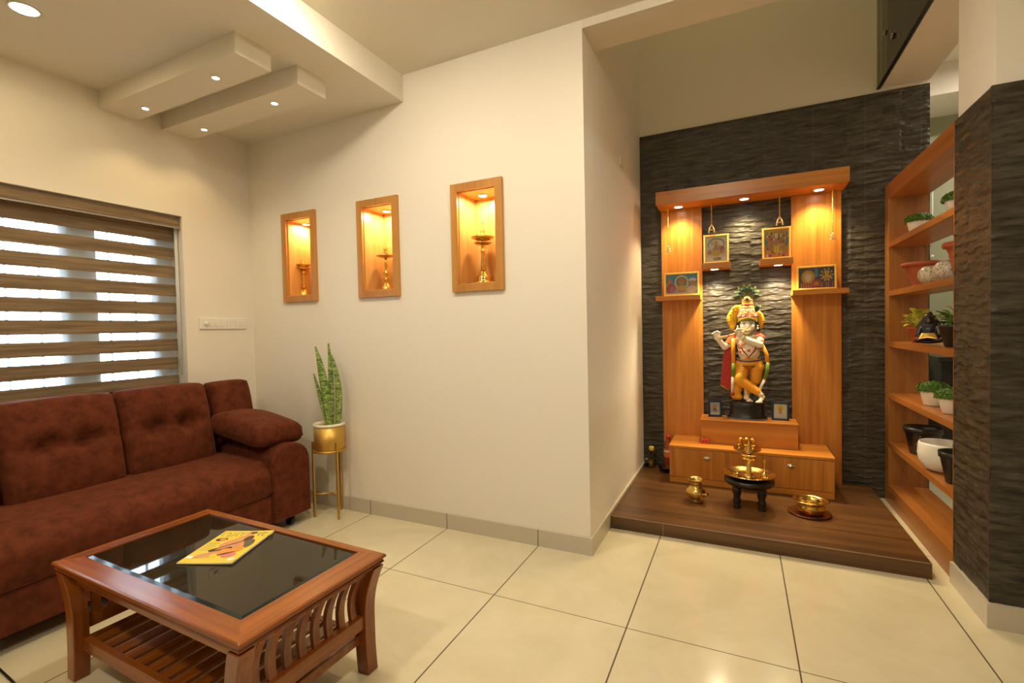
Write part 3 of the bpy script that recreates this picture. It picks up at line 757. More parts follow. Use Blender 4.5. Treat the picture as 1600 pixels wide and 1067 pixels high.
hanger(1.277, 1.95, 2.11, 1.890, True, 'short gold cord with forked pendant above the blue flecked deity picture')
hanger(1.588, 1.95, 2.11, 1.752, False, 'long gold cord with small bells in front of the right panel')

# framed pictures; content = list of (material, outline in 0..1 units)
PB = mat('print_blue', (.10, .35, .60), .4); PBL = mat('print_pale_blue', (.40, .55, .65), .4); PC = mat('print_cream', (.85, .70, .50), .4)
PY = mat('print_gold', (.80, .48, .06), .4); PM = mat('print_maroon', (.28, .05, .04), .4); PS = mat('print_slate', (.10, .08, .10), .4); PG = mat('print_olive', (.24, .26, .08), .4)
PGL = glass('picture_glass', (.97, .97, .95))
def framed(x0, x1, y, z0, z1, bg, shapes, label, fw=.014, tilt=-3, fm=GOLDF, group='framed deity pictures on the ledges', name='framed_picture', cat='picture', rz=0):
    W, H = x1-x0, z1-z0
    t = thing(name, ((x0+x1)/2, y, z0), label, cat, group); t.rotation_euler = (R(tilt), 0, R(rz))
    fr = put('frame', MB().box(-W/2, -W/2+fw, -.012, 0, 0, H).box(W/2-fw, W/2, -.012, 0, 0, H).box(-W/2+fw, W/2-fw, -.012, 0, 0, fw).box(-W/2+fw, W/2-fw, -.012, 0, H-fw, H).box(-W/2+.002, W/2-.002, 0, .006, .002, H-.002), fm, t, local=True, bevel=.003)
    iw, ih = W-2*fw, H-2*fw
    mb = MB().use(bg); mb.poly([(-iw/2, -.003, fw), (iw/2, -.003, fw), (iw/2, -.003, H-fw), (-iw/2, -.003, H-fw)])
    for k, (m_, pts) in enumerate(shapes):
        mb.use(m_); mb.poly([(-iw/2+min(1, max(0, u))*iw, -.0032-.00006*k, fw+min(1, max(0, v))*ih) for u, v in pts])
    put('picture', mb, None, t, local=True)
    put('picture_glass', MB().box(-iw/2, iw/2, -.0085, -.0078, fw, H-fw), PGL, t, local=True)
    return t
def e2(cx, cy, rx, ry, m_, n=16): return (m_, ell(cx, cy, rx, ry, 0, n))
def r2(x0, y0, x1, y1, m_): return (m_, [(x0, y0), (x1, y0), (x1, y1), (x0, y1)])
framed(.484, .744, 2.04, 1.434, 1.618, PBL, [r2(0, .55, 1, 1, PB), e2(.5, .62, .22, .34, PC), e2(.5, .60, .17, .27, PG), e2(.5, .62, .11, .2, SK), e2(.5, .30, .16, .14, PY), r2(.4, .05, .62, .22, SK),
    e2(.13, .62, .06, .2, ORG), e2(.16, .3, .15, .26, RD), e2(.2, .26, .08, .16, PNK), e2(.85, .7, .12, .1, WHT), e2(.84, .5, .13, .16, SK), e2(.82, .25, .16, .18, PC), e2(.76, .42, .03, .03, PS), r2(0, 0, 1, .08, PC)],
    'gold framed wide picture of three seated deities on the left lower ledge')
framed(1.384, 1.624, 2.04, 1.434, 1.604, PS, [e2(.27, .55, .2, .34, ORG), e2(.27, .55, .15, .27, PY), e2(.27, .52, .09, .2, PC), r2(.04, .02, .42, .26, PM)] + [r2(.06+.07*k, .02, .085+.07*k, .27, SK) for k in range(5)] +
    [r2(.40, .06, .62, .40, RD), e2(.5, .22, .07, .09, ORG), r2(.46, .55, .54, .95, PB)] + [e2(.79+.17*math.cos(a*.6283), .62+.28*math.sin(a*.6283), .022, .04, PC, 8) for a in range(10)] +
    [e2(.79, .60, .13, .24, PY), e2(.71, .66, .03, .08, PS), e2(.87, .66, .03, .08, PS), e2(.79, .45, .10, .08, ORG)] + [r2(.64+.06*k, .02, .665+.06*k, .28, (SK, PM, PNK)[k % 3]) for k in range(6)],
    'gold framed wide dark picture of two haloed deities on the right lower ledge')
framed(.776, .952, 2.03, 1.664, 1.884, PC, [e2(.5, .68, .40, .26, PG), e2(.5, .66, .36, .23, PC), e2(.3, .74, .07, .07, PBL), e2(.7, .74, .09, .1, WHT), e2(.5, .72, .10, .12, PY), e2(.5, .62, .09, .07, SK), e2(.5, .5, .16, .10, SK),
    e2(.78, .46, .11, .16, RD), e2(.8, .40, .07, .10, ORG), e2(.2, .38, .11, .10, PNK), e2(.5, .34, .22, .12, PY), e2(.66, .60, .05, .07, ORG), r2(.05, .03, .95, .18, WHT), e2(.55, .12, .20, .06, PG), e2(.5, .12, .1, .04, SK)],
    'gold framed upright pale picture on the left upper ledge beside the panel')
import random as _rn
rr_ = _rn.Random(3)
many = [r2(0, .75, 1, 1, PY), r2(.02, .44, .14, .64, PB), r2(.86, .46, .98, .70, PB), e2(.08, .8, .05, .06, PB), e2(.92, .83, .05, .06, PB)]
for j in range(8):
    for k in range(9):
        u = .13+k*.093; v = .08+j*.115
        many.append(e2(u+rr_.uniform(-.015, .015), v+rr_.uniform(-.02, .02), .036, .046, rr_.choice([SK, PC, PM, ORG, PNK, WHT, PY, RD, PG, PS]), 8))
many += [e2(.5, .78, .07, .10, PC), e2(.5, .52, .10, .14, SK), e2(.5, .28, .11, .14, YEL), e2(.5, .28, .04, .12, PY), r2(.3, .02, .7, .08, ORG)]
framed(1.170, 1.352, 2.03, 1.664, 1.893, ORG, many, 'gold framed upright crowded picture with blue flecks on the right upper ledge')
NAVY = mat('navy_plastic', (.010, .014, .045), .3)
framed(.800, .896, 1.985, .517, .640, PBL, [r2(.05, .05, .95, .2, WHT), e2(.5, .62, .28, .28, ORG), e2(.5, .55, .2, .2, SK), e2(.5, .4, .2, .14, PM), e2(.5, .25, .2, .1, ORG), e2(.75, .5, .06, .14, PC)],
    'small dark blue framed picture of a red deity left of the statue base', .014, -8, NAVY, 'small framed pictures beside the statue', rz=8)
framed(1.222, 1.330, 1.985, .517, .645, PBL, [r2(.06, .06, .94, .94, PC), e2(.5, .72, .28, .24, YEL), e2(.5, .62, .12, .18, ORG), e2(.5, .38, .12, .24, SK), e2(.5, .2, .2, .12, PC)],
    'small dark framed picture with a pale yellow glow right of the statue base', .012, -8, NAVY, 'small framed pictures beside the statue', rz=-6)

# ------------------------------------------------------------------ things on the platform and bench
o = thing('brass_water_pot', (.757, 1.36, .075), 'round brass water pot standing on the platform before the left drawer', 'pot')
prof = [(.0001, .004), (.036, .004), (.040, 0), (.046, .006), (.040, .016), (.052, .030), (.062, .048), (.064, .062), (.058, .078), (.044, .092), (.036, .100), (.036, .112), (.040, .118), (.037, .124), (.040, .132), (.050, .142), (.052, .147), (.047, .147), (.036, .138), (.031, .118), (.031, .100), (.0001, .040)]
put('pot_body', MB().lathe(prof, seg=36), BRASS, o, local=True)
put('spout', MB().tube([(.045, -.030, .058), (.062, -.045, .062), (.074, -.052, .072)], [.014, .011, .008], 12), BRASS, o, local=True)

# carved stool with thali
stl = thing('wooden_stool', (1.065, 1.40, .075), 'black turned wood stool carrying the brass plate', 'stool')
put('stool_top', MB().lathe([(.0001, .135), (.115, .135), (.128, .140), (.142, .152), (.142, .172), (.132, .180), (.0001, .180)], seg=40), DARKW, stl, local=True)
for k in range(4):
    a = R(45+90*k); x, y = .098*math.cos(a), .085*math.sin(a)
    put('leg', MB().lathe([(.0001, 0), (.020, 0), (.023, .006), (.016, .018), (.022, .036), (.024, .052), (.017, .066), (.019, .070), (.017, .074), (.024, .090), (.026, .110), (.026, .140)], x, y, 20), DARKW, stl, local=True)
TZ0 = .2560
o = put('brass_plate', MB().lathe([(.0001, 0), (.085, 0), (.118, .008), (.142, .024), (.148, .027), (.146, .030), (.138, .027), (.114, .012), (.085, .004), (.0001, .004)], seg=48), BRASS, local=True)
o.location = (1.065, 1.395, TZ0); tag(o, 'wide round brass plate lying on the black stool', 'plate')
pz = TZ0+.0045
oil_lamp('oil_lamp', 1.065, 1.39, pz, [
    ('base', [(.0001, 0), (.038, 0), (.040, .005), (.034, .012), (.028, .018), (.022, .026)], BRASS),
    ('stem', [(.022, .026), (.018, .032), (.015, .050), (.013, .090), (.012, .105), (.018, .108)], BRASS),
    ('oil_bowl', [(.018, .108), (.038, .114), (.040, .119), (.022, .124), (.022, .130), (.048, .138), (.051, .144), (.030, .141), (.012, .142)], BRASS),
    ('finial', [(.012, .142), (.020, .148), (.018, .158), (.011, .176), (.007, .192), (.005, .198), (.007, .203), (.003, .222), (.0001, .226)], BRASS)],
    'brass oil lamp standing in the middle of the round plate on the stool', 'brass lamps on the round plate')
o = put('incense_holder', MB().lathe([(.0001, 0), (.024, 0), (.022, .018), (.022, .030), (.012, .040), (.010, .044), (.004, .048), (.0032, .095), (.006, .104), (.003, .115), (.0001, .118)], seg=20), BRASS, local=True)
o.location = (1.150, 1.375, pz+.0025); tag(o, 'small brass bell shaped incense holder with thin rod right of the oil lamp', 'incense holder')
o = put('small_oil_lamp', MB().lathe([(.0001, 0), (.018, 0), (.014, .006), (.006, .010), (.006, .014), (.024, .020), (.026, .024), (.010, .022), (.004, .024), (.003, .045), (.0001, .050)], seg=20), BRASS_D, local=True)
o.location = (1.000, 1.365, pz+.0025); tag(o, 'small low brass wick lamp left of the oil lamp on the plate', 'oil lamp')
PET_M = mat('dry_petals', (.35, .10, .02), .7)
mb = MB()
for k in range(10):
    a = rr_.uniform(3.4, 6.1); r_ = rr_.uniform(.05, .085); mb.ball((1.065+r_*math.cos(a), 1.39+r_*math.sin(a), pz+.0015), rr_.uniform(.005, .009), 6, (1, 1, .35))
o = put('flower_petals', mb, PET_M); tag(o, 'loose dry petals strewn on the round brass plate', 'petals', kind='stuff')

# bowl on plate, right
o = put('dark_plate', MB().lathe([(.0001, 0), (.080, 0), (.110, .006), (.113, .009), (.108, .010), (.08, .005), (.0001, .005)], seg=44), mat('copper_dark', (.30, .12, .05), .3, .9), local=True)
o.location = (1.385, 1.400, .075); tag(o, 'dark copper plate under the brass bowl on the platform', 'plate')
o = put('brass_bowl', MB().lathe([(.0001, .002), (.058, 0), (.066, .010), (.074, .028), (.076, .040), (.070, .050), (.072, .062), (.092, .072), (.095, .076), (.092, .079), (.084, .076), (.066, .062), (.066, .040), (.056, .010), (.0001, .008)], seg=44), BRASS, local=True)
o.location = (1.392, 1.402, .0805); tag(o, 'wide rimmed brass bowl standing on the dark copper plate', 'bowl')

# small lamp set on the bench
o = put('brass_tray', MB().lathe([(.0001, 0), (.07, 0), (.084, .006), (.086, .009), (.08, .008), (.068, .004), (.0001, .004)], seg=40), BRASS_D, local=True)
o.location = (1.06, 1.765, .343); tag(o, 'small brass tray on the drawer bench behind the round plate', 'tray')
cupm = MB().lathe([(.0001, 0), (.013, 0), (.010, .006), (.005, .012), (.005, .022), (.012, .028), (.019, .040), (.020, .043), (.014, .040), (.0001, .034)], seg=18)
first = put('brass_cup', cupm, BRASS, local=True); spots = [(1.02, 1.795, 0), (1.056, 1.80, 0), (1.092, 1.795, 0), (1.012, 1.755, 0), (1.050, 1.745, 0), (1.095, 1.75, 0)]
cl = ['left rear', 'middle rear', 'right rear', 'left front', 'middle front', 'right front']
for k, (x, y, _) in enumerate(spots):
    q_ = first if k == 0 else first.copy()
    if k: C.objects.link(q_)
    q_.location = (x, y, .3465); q_.scale = (1, 1, 1.55 if k < 3 else .8)
    tag(q_, 'tiny brass cup at the %s of the small tray on the bench' % cl[k], 'cup', 'tiny brass cups on the small tray')
o = thing('red_box', (.786, 1.835, .343), 'small red box standing against the step at its left end', 'box')
put('box_body', B(-.028, .028, -.012, .008, 0, .038), mat('red_card', (.62, .07, .04), .45), o, local=True, bevel=.001)
put('box_print', MB().box(-.018, -.008, -.0128, -.0118, .012, .024).box(.004, .014, -.0128, -.0118, .012, .024), mat('dark_print', (.20, .02, .02), .5), o, local=True)

# bottles in the corner
OIL = mat('yellow_oil', (.72, .50, .05), .15, coat=.5, trans=.2); CAP = mat('yellow_cap', (.85, .65, .08), .4)
o = thing('oil_bottle', (.373, 2.02, .075), 'small clear bottle with yellow cap in the corner by the stone', 'bottle')
put('bottle_body', MB().lathe([(.0001, 0), (.028, 0), (.030, .006), (.030, .095), (.026, .115), (.016, .128), (.016, .14)], seg=24), PET, o, local=True)
put('oil', MB().lathe([(.0001, .003), (.026, .003), (.027, .06), (.0001, .06)], seg=20), OIL, o, local=True)
put('cap', MB().lathe([(.018, .138), (.019, .14), (.019, .165), (.017, .168), (.0001, .168)], seg=20), CAP, o, local=True)
o = thing('camphor_jar', (.332, 2.04, .075), 'tiny dark jar with pale cap behind the yellow capped bottle', 'jar')
put('jar_body', MB().lathe([(.0001, 0), (.018, 0), (.018, .05), (.0001, .052)], seg=16), BLACK, o, local=True)
put('cap', MB().lathe([(.012, .052), (.012, .062), (.0001, .062)], seg=16), mat('pale_cap', (.5, .48, .4), .4), o, local=True)
o = thing('lamp_oil_bottle', (.502, 2.035, .075), 'taller bottle with red cap and orange label beside the bench', 'bottle')
put('bottle_body', MB().lathe([(.0001, 0), (.034, 0), (.036, .008), (.036, .17), (.030, .20), (.015, .228), (.014, .245)], seg=24), mat('brown_oil', (.28, .05, .012), .12, coat=.6), o, local=True)
put('wrapper', MB().lathe([(.0365, .095), (.0365, .165)], seg=24, cap=False), mat('orange_wrapper', (.72, .16, .03), .4), o, local=True)
put('wrapper_stripe', MB().lathe([(.037, .135), (.037, .150)], seg=24, cap=False), WHT, o, local=True)
put('cap', MB().lathe([(.017, .240), (.018, .245), (.018, .268), (.0001, .27)], seg=20), mat('red_cap', (.60, .03, .02), .4), o, local=True)
o = put('plastic_tub', MB().lathe([(.0001, .001), (.040, .001), (.052, .035), (.054, .038), (.051, .036), (.039, .004), (.0001, .004)], seg=28), PET, local=True)
o.location = (.493, 1.93, .075); tag(o, 'clear shallow plastic tub on the platform at the bench corner', 'tub')
# ------------------------------------------------------------------ the statue
KS = .001077
def SP(a, b, y=0): return Vector(((a-410)*KS, y*KS, (968-b)*KS))
def blob(name, items, m, parent, voxel=.0028, smooth=4):
    """items: ('c', p0, r0, p1, r1) tapered limbs or ('e', p, (rx, ry, rz)) ellipsoids in statue units; returns one continuous skin"""
    mb = MB()
    for it in items:
        if it[0] == 'c':
            p0, r0, p1, r1 = SP(*it[1]), it[2]*KS, SP(*it[3]), it[4]*KS
            n = max(2, int((p1-p0).length/(min(r0, r1)*.35)))
            for i in range(n+1):
                t = i/n; mb.ball(p0.lerp(p1, t), r0+(r1-r0)*t, 14)
        else: mb.ball(SP(*it[1]), 1*KS, 20, it[2])
    me = D.meshes.new('tmp'); mb.bm.to_mesh(me); mb.bm.free()
    t = D.objects.new('tmp_blob', me); C.objects.link(t)
    md = t.modifiers.new('r', 'REMESH'); md.mode = 'VOXEL'; md.voxel_size = voxel; md.use_smooth_shade = True
    ms = t.modifiers.new('s', 'SMOOTH'); ms.iterations = smooth; ms.factor = .5
    bpy.context.view_layer.update()
    me2 = D.meshes.new_from_object(t.evaluated_get(bpy.context.evaluated_depsgraph_get()))
    D.objects.remove(t); D.meshes.remove(me)
    me2.materials.clear(); me2.materials.append(m)
    for q in me2.polygons: q.use_smooth = True
    o = D.objects.new(name, me2); C.objects.link(o); o.parent = parent
    return o
ST = thing('statue', (1.062, 1.985, .517), 'painted marble statue of a crowned flute player with crossed legs on a black base', 'statue')
MAR = mat('painted_marble', (.90, .80, .64), .28, coat=.3)
SOR = mat('statue_orange', (.85, .36, .02), .4); SRD = mat('statue_red', (.42, .025, .015), .45, var=.4, vscale=60); SYE = mat('statue_yellow', (.90, .50, .02), .4)
SGR = mat('statue_green', (.16, .26, .02), .4); SGO = mat('statue_gold', (.75, .45, .10), .3, .6); SBK = mat('statue_black', (.012, .010, .010), .3)
SBL = mat('statue_blue', (.05, .06, .22), .4); SWH = mat('statue_white', (.85, .80, .66), .35); SPK = mat('statue_coral', (.70, .14, .06), .4)
put('base', MB().lathe([(.0001, 0), (.128, 0), (.133, .006), (.130, .016), (.116, .030), (.110, .085), (.114, .118), (.100, .126), (.0001, .127)], seg=36, sy=.72), mat('black_base_stone', (.012, .010, .009), .38, bump=.5, bscale=18), ST, local=True)
put('base_plate', MB().lathe([(.134, 0), (.137, .004), (.134, .010)], seg=36, sy=.72, cap=False), mat('grey_plate', (.22, .19, .17), .3), ST, local=True)
# body: head, torso, arms with fingers, feet
F = []
def fingers(pal, tips, r=5.2):
    for base, mid, tip in tips: F.extend([('c', base, r, mid, r*.92), ('c', mid, r*.92, tip, r*.75)])
fingers(None, [((216, 402, -48), (206, 387, -52), (200, 390, -64)), ((225, 395, -47), (218, 378, -52), (212, 381, -65)), ((235, 393, -46), (233, 372, -50), (228, 373, -62)), ((245, 398, -45), (247, 380, -48), (243, 379, -60)), ((240, 424, -48), (254, 424, -58), (258, 411, -62))], 6.4)
fingers(None, [((352, 384, -66), (342, 372, -74), (350, 364, -80)), ((360, 380, -68), (354, 365, -77), (362, 357, -82)), ((368, 378, -69), (366, 362, -78), (374, 356, -82)), ((376, 380, -69), (378, 365, -77), (385, 361, -81)), ((372, 398, -68), (388, 392, -76), (392, 380, -80))], 6.2)
body = blob('body', [
    ('c', (418, 372, 0), 20, (420, 425, 2), 24), ('e', (420, 458, 2), (70, 42, 60)), ('e', (425, 522, 0), (68, 47, 56)),
    ('c', (352, 428, 6), 30, (492, 424, 6), 30),
    ('c', (345, 432, 0), 25, (276, 482, -14), 21), ('c', (276, 482, -14), 21, (240, 432, -40), 16), ('e', (231, 413, -46), (20, 11, 25)),
    ('c', (493, 428, 0), 27, (488, 466, -38), 22), ('c', (488, 464, -38), 25, (388, 422, -62), 17), ('e', (367, 396, -68), (18, 12, 24)),
    ('e', (418, 330, -6), (54, 47, 55)), ('e', (418, 356, -18), (34, 34, 28)), ('e', (418, 340, -54), (6, 8, 9)), ('e', (392, 345, -38), (16, 12, 14)), ('e', (444, 345, -38), (16, 12, 14)),
    ('e', (368, 334, 0), (7, 10, 13)), ('e', (468, 334, 0), (7, 10, 13)),
    ('c', (412, 770, 2), 20, (410, 815, 0), 17), ('c', (405, 828, -4), 17, (424, 834, -46), 13), ('e', (428, 838, -54), (20, 12, 8)),
    ('c', (478, 780, -46), 19, (502, 812, -46), 17), ('c', (502, 816, -40), 17, (488, 836, -70), 13), ('e', (482, 839, -76), (18, 12, 8)),
    ('c', (400, 560, 0), 30, (372, 690, -26), 22), ('c', (372, 690, -26), 22, (478, 780, -46), 18), ('c', (450, 560, 0), 30, (452, 700, 12), 22), ('c', (452, 700, 12), 22, (412, 775, 2), 18), ('e', (424, 560, 0), (50, 34, 40)),
    *F], MAR, ST)
toe = MB()
for k in range(5):
    toe.ball(SP(412+8*k, 842, -62+abs(k-2)*2), (6-.5*k)*KS, 8); toe.ball(SP(466+8*k, 843, -84+abs(k-2)*2), (6-.5*k)*KS, 8)
put('toes', toe, MAR, body, local=True)
blob('trousers', [
    ('e', (425, 590, 0), (78, 53, 40)), ('c', (386, 618, 0), 47, (368, 700, -26), 43), ('c', (366, 702, -28), 39, (470, 778, -46), 25),
    ('c', (470, 618, 0), 46, (460, 705, 8), 38), ('c', (455, 705, 12), 34, (418, 785, 4), 24), ('c', (350, 745, 4), 36, (345, 808, 4), 30), ('c', (340, 818, 0), 26, (362, 822, -6), 24),
    ('e', (478, 598, -4), (30, 34, 32)), ('e', (364, 598, -6), (26, 32, 30))], SOR, ST)
mb = MB()
for (a, b_, r_) in ((398, 722, 36), (420, 738, 33), (440, 754, 30), (458, 768, 27)):   # cloth folds of the crossed shin
    mb.tube([SP(a-.62*r_*.9+r_*.0, b_+r_*.80, -40), SP(a, b_, -30-r_*1.02), SP(a+.62*r_, b_-r_*.78, -40)], 2.2*KS, 6)
put('fold', mb, SYE, ST, local=True)
blob('knee_cloth', [('e', (366, 690, -52), (26, 18, 34))], SYE, ST)
# red shawl hanging on the left
mb = MB(); mb.prism([((a-410)*KS, (968-b_)*KS) for a, b_ in ((292, 424), (322, 408), (348, 425), (345, 560), (336, 700), (318, 792), (298, 778), (246, 742), (258, 620), (272, 500))], 'y', -2*KS, 22*KS)
put('shawl', mb, SRD, ST, local=True, bevel=.006)
put('shawl_trim', MB().tube([SP(247, 744, 4), SP(272, 760, 2), SP(300, 782, 2)], 3.5*KS, 8), SGO, ST, local=True)
blob('shoulder_drape', [('c', (330, 416, 0), 26, (305, 455, -6), 27)], SPK, ST)
blob('shoulder_drape', [('c', (478, 398, 4), 20, (500, 420, 0), 24)], SPK, ST)
def band(pts, r, m, name='garland', flat=.6):
    put(name, MB().tube([SP(*p) for p in pts], r*KS, 12, flat=flat), m, ST, local=True)
band([(330, 420, -30), (329, 500, -40), (331, 590, -44)], 12, SOR); band([(331, 590, -44), (327, 680, -44)], 12, SGR); band([(325, 680, -44), (322, 790, -34)], 9, SWH)
band([(505, 470, -16), (530, 530, -22), (536, 585, -26)], 12, SOR); band([(536, 585, -26), (532, 640, -28), (518, 692, -28)], 12, SGR); band([(516, 694, -28), (484, 776, -34)], 9, SWH)
blob('garland_end', [('e', (322, 800, -34), (14, 12, 12))], SRD, ST)
# necklaces, belt and bangles
def ring_arc(cx, b_, rx, ry, a0, a1, dz, r, m, name):
    pts = []
    for i in range(17):
        t = R(a0+(a1-a0)*i/16); pts.append(SP(cx+rx*math.cos(t), b_+dz*math.sin((i/16)*math.pi), 2-ry*math.sin(t)))
    put(name, MB().tube(pts, r*KS, 8), m, ST, local=True)
ring_arc(418, 396, 26, 26, 0, 180, 6, 5, SGR, 'necklace'); ring_arc(420, 408, 42, 36, 0, 180, 22, 4, SGO, 'necklace')
band([(372, 462, -38), (388, 505, -46), (424, 548, -46), (458, 505, -46), (474, 468, -36)], 4.5, SRD, 'necklace')
band([(355, 480, -30), (378, 530, -44), (424, 560, -48), (470, 528, -44), (488, 490, -30)], 3, SGO, 'necklace')
band([(484, 402, -16), (452, 420, -42), (412, 446, -48), (380, 470, -44)], 6, SGO, 'sash')
put('pendant', MB().ball(SP(424, 552, -50), 9*KS, 10).ball(SP(424, 505, -46), 10*KS, 10, (1, .4, 1)).ball(SP(372, 512, -42), 9*KS, 10, (1, .4, 1)), SPK, ST, local=True)
for b_, m_, r_ in ((556, SGO, 4), (565, SBL, 5), (574, SOR, 5), (583, SGO, 3.5)): ring_arc(424, b_, 70, 50, -12, 192, 14, r_, m_, 'belt')
mb = MB()
for k in range(11):
    t = R(25+13*k); mb.ball(SP(424+72*math.cos(t), 596+14*math.sin(t), 2-54*math.sin(t)), 4.5*KS, 8)
put('belt_beads', mb, SBK, ST, local=True)
band([(400, 612, -46), (424, 632, -50), (452, 612, -46)], 4, SRD, 'sash'); band([(424, 632, -50), (426, 668, -40), (420, 700, -34)], 5, mat('statue_brown', (.18, .08, .03), .4), 'sash')
def bangle(p, axis, r, m, t=3.5):
    z = Vector(axis).normalized(); M_ = Matrix.Translation(SP(*p)) @ z.to_track_quat('Z', 'Y').to_matrix().to_4x4()
    put('bangle', MB().lathe([(r*KS, -t*KS), ((r+2.5)*KS, 0), (r*KS, t*KS)], mtx=M_, seg=18, cap=False), m, ST, local=True)
bangle((247, 442, -35), (-.55, .4, .75), 16, SGO); bangle((398, 424, -62), (1, -.3, -.45), 17, SGO, 5); bangle((310, 457, -7), (-.8, -.1, -.5), 25, SGO); bangle((490, 448, -20), (0, .5, 1), 27, SGO, 5)
bangle((411, 800, 2), (0, 0, 1), 21, SGO); bangle((494, 800, -47), (.5, 0, -.8), 20, SGO)
# head
put('hair', MB().ball(SP(418, 312, 14), 1*KS, 20, (62, 46, 60)).ball(SP(361, 342, -14), 17*KS, 10).ball(SP(353, 360, -6), 15*KS, 10).ball(SP(365, 320, -22), 15*KS, 10).ball(SP(475, 342, -14), 17*KS, 10).ball(SP(483, 360, -6), 15*KS, 10).ball(SP(471, 320, -22), 15*KS, 10).ball(SP(350, 374, 6), 9*KS, 10).ball(SP(488, 372, 6), 9*KS, 10), SBK, ST, local=True)
face = MB()
for sx in (-1, 1):
    face.use(SWH).ball(SP(418+sx*20, 326, -44), 1*KS, 12, (11, 5, 6)); face.use(SBK).ball(SP(418+sx*20, 326, -48), 1*KS, 10, (5, 3, 5))
    face.tube([SP(418+sx*8, 320, -50), SP(418+sx*20, 317, -49.5), SP(418+sx*32, 322, -43)], 1.6*KS, 6)
    face.tube([SP(418+sx*7, 309, -51), SP(418+sx*20, 303, -49), SP(418+sx*33, 310, -42)], 1.6*KS, 6)
face.use(SRD).ball(SP(418, 361, -50), 1*KS, 10, (10, 5, 3.5)).ball(SP(418, 300, -49), 1*KS, 8, (3, 2, 8))
put('face_paint', face, None, body, local=True)
for sx in (-1, 1): put('earring', MB().ball(SP(418+sx*60, 342, -34), 6*KS, 10).ball(SP(418+sx*60, 356, -34), 8*KS, 10), SWH, ST, local=True)
cr_ = MB()
CRP, nt, p = new_mat('crown_pattern'); tc = N(nt, 'ShaderNodeTexCoord'); vo = N(nt, 'ShaderNodeTexVoronoi'); vo.inputs['Scale'].default_value = 130; L(nt, tc.outputs['Object'], vo.inputs['Vector'])
cr = N(nt, 'ShaderNodeValToRGB'); cr.color_ramp.interpolation = 'CONSTANT'; e0 = cr.color_ramp.elements; e0[0].color = (.72, .22, .10, 1); e0[1].position = .42; e0[1].color = (.80, .62, .42, 1)
for ps, cc in ((.62, (.62, .08, .04, 1)), (.76, (.80, .48, .10, 1)), (.90, (.20, .28, .10, 1))): q_ = e0.new(ps); q_.color = cc
sp = N(nt, 'ShaderNodeSeparateColor'); L(nt, vo.outputs['Color'], sp.inputs[0]); L(nt, sp.outputs[0], cr.inputs[0]); L(nt, cr.outputs[0], p.inputs['Base Color']); p.inputs['Roughness'].default_value = .35
def cring(profile, m): cr_.use(m).lathe([(r_*KS, (968-b_)*KS) for r_, b_ in profile], cx=8*KS, seg=28, sy=.85, cap=False)
cring([(62, 308), (64, 300), (62, 290)], SGR); cring([(62, 290), (61, 270), (59, 255), (53, 236), (44, 222)], CRP)
cring([(44, 222), (46, 218), (42, 212), (37, 204)], SGO); cring([(37, 204), (40, 200), (36, 194)], SRD); cring([(36, 194), (33, 186), (34, 180), (32, 172)], SGO); cring([(32, 172), (36, 168), (30, 160), (.1, 156)], SPK)
cr_.use(SGO).lathe([(.1*KS, 0), (20*KS, 0), (20*KS, 6*KS), (.1*KS, 7*KS)], mtx=Matrix.Translation(SP(416, 162, -24)) @ Matrix.Rotation(R(90), 4, 'X'))
cr_.use(SBK).lathe([(.1*KS, 7.5*KS), (9*KS, 7.2*KS), (9*KS, 6*KS)], mtx=Matrix.Translation(SP(416, 162, -24)) @ Matrix.Rotation(R(90), 4, 'X'))
crown = put('crown', cr_, None, ST, local=True)
jb = MB()
for k in range(13):
    t = R(15+12.5*k); jb.use((SRD, SBL, SWH)[k % 3]).ball(SP(418+63*math.cos(t), 276, -53*math.sin(t)), 5*KS, 8)
    jb.use((SWH, SGR)[k % 2]).ball(SP(418+52*math.cos(t), 238, -44*math.sin(t)), 4*KS, 8)
put('jewels', jb, None, crown, local=True)
put('brow_band', MB().tube([SP(362, 322, -20), SP(376, 296, -40), SP(418, 284, -54), (SP(460, 296, -40)), SP(474, 322, -20)], 5*KS, 8), SGO, crown, local=True)
gl = MB()
for k in range(12):
    t = k/11; a = 368-52*math.sin(math.pi*(.10+.66*t)); b_ = 214+136*t
    gl.ball(SP(a, b_, 8), (18+9*math.sin(math.pi*t))*KS, 10); gl.ball(SP(a+22, b_+2, 14), 22*KS, 10)
    for q_ in range(3): gl.ball(SP(a+rr_.uniform(-14, 14), b_+rr_.uniform(-6, 6), -12), 9*KS, 8)
put('flower_garland', gl, SYE, ST, local=True)
gl = MB()
for k in range(9):
    t = k/8; a = 474+26*math.sin(math.pi*(.2+.6*t)); b_ = 255+98*t
    gl.ball(SP(a, b_, 8), (14+8*math.sin(math.pi*t))*KS, 10); gl.ball(SP(a+4, b_+5, -6), 10*KS, 8)
put('flower_garland', gl, mat('statue_amber', (.85, .38, .01), .5), ST, local=True)
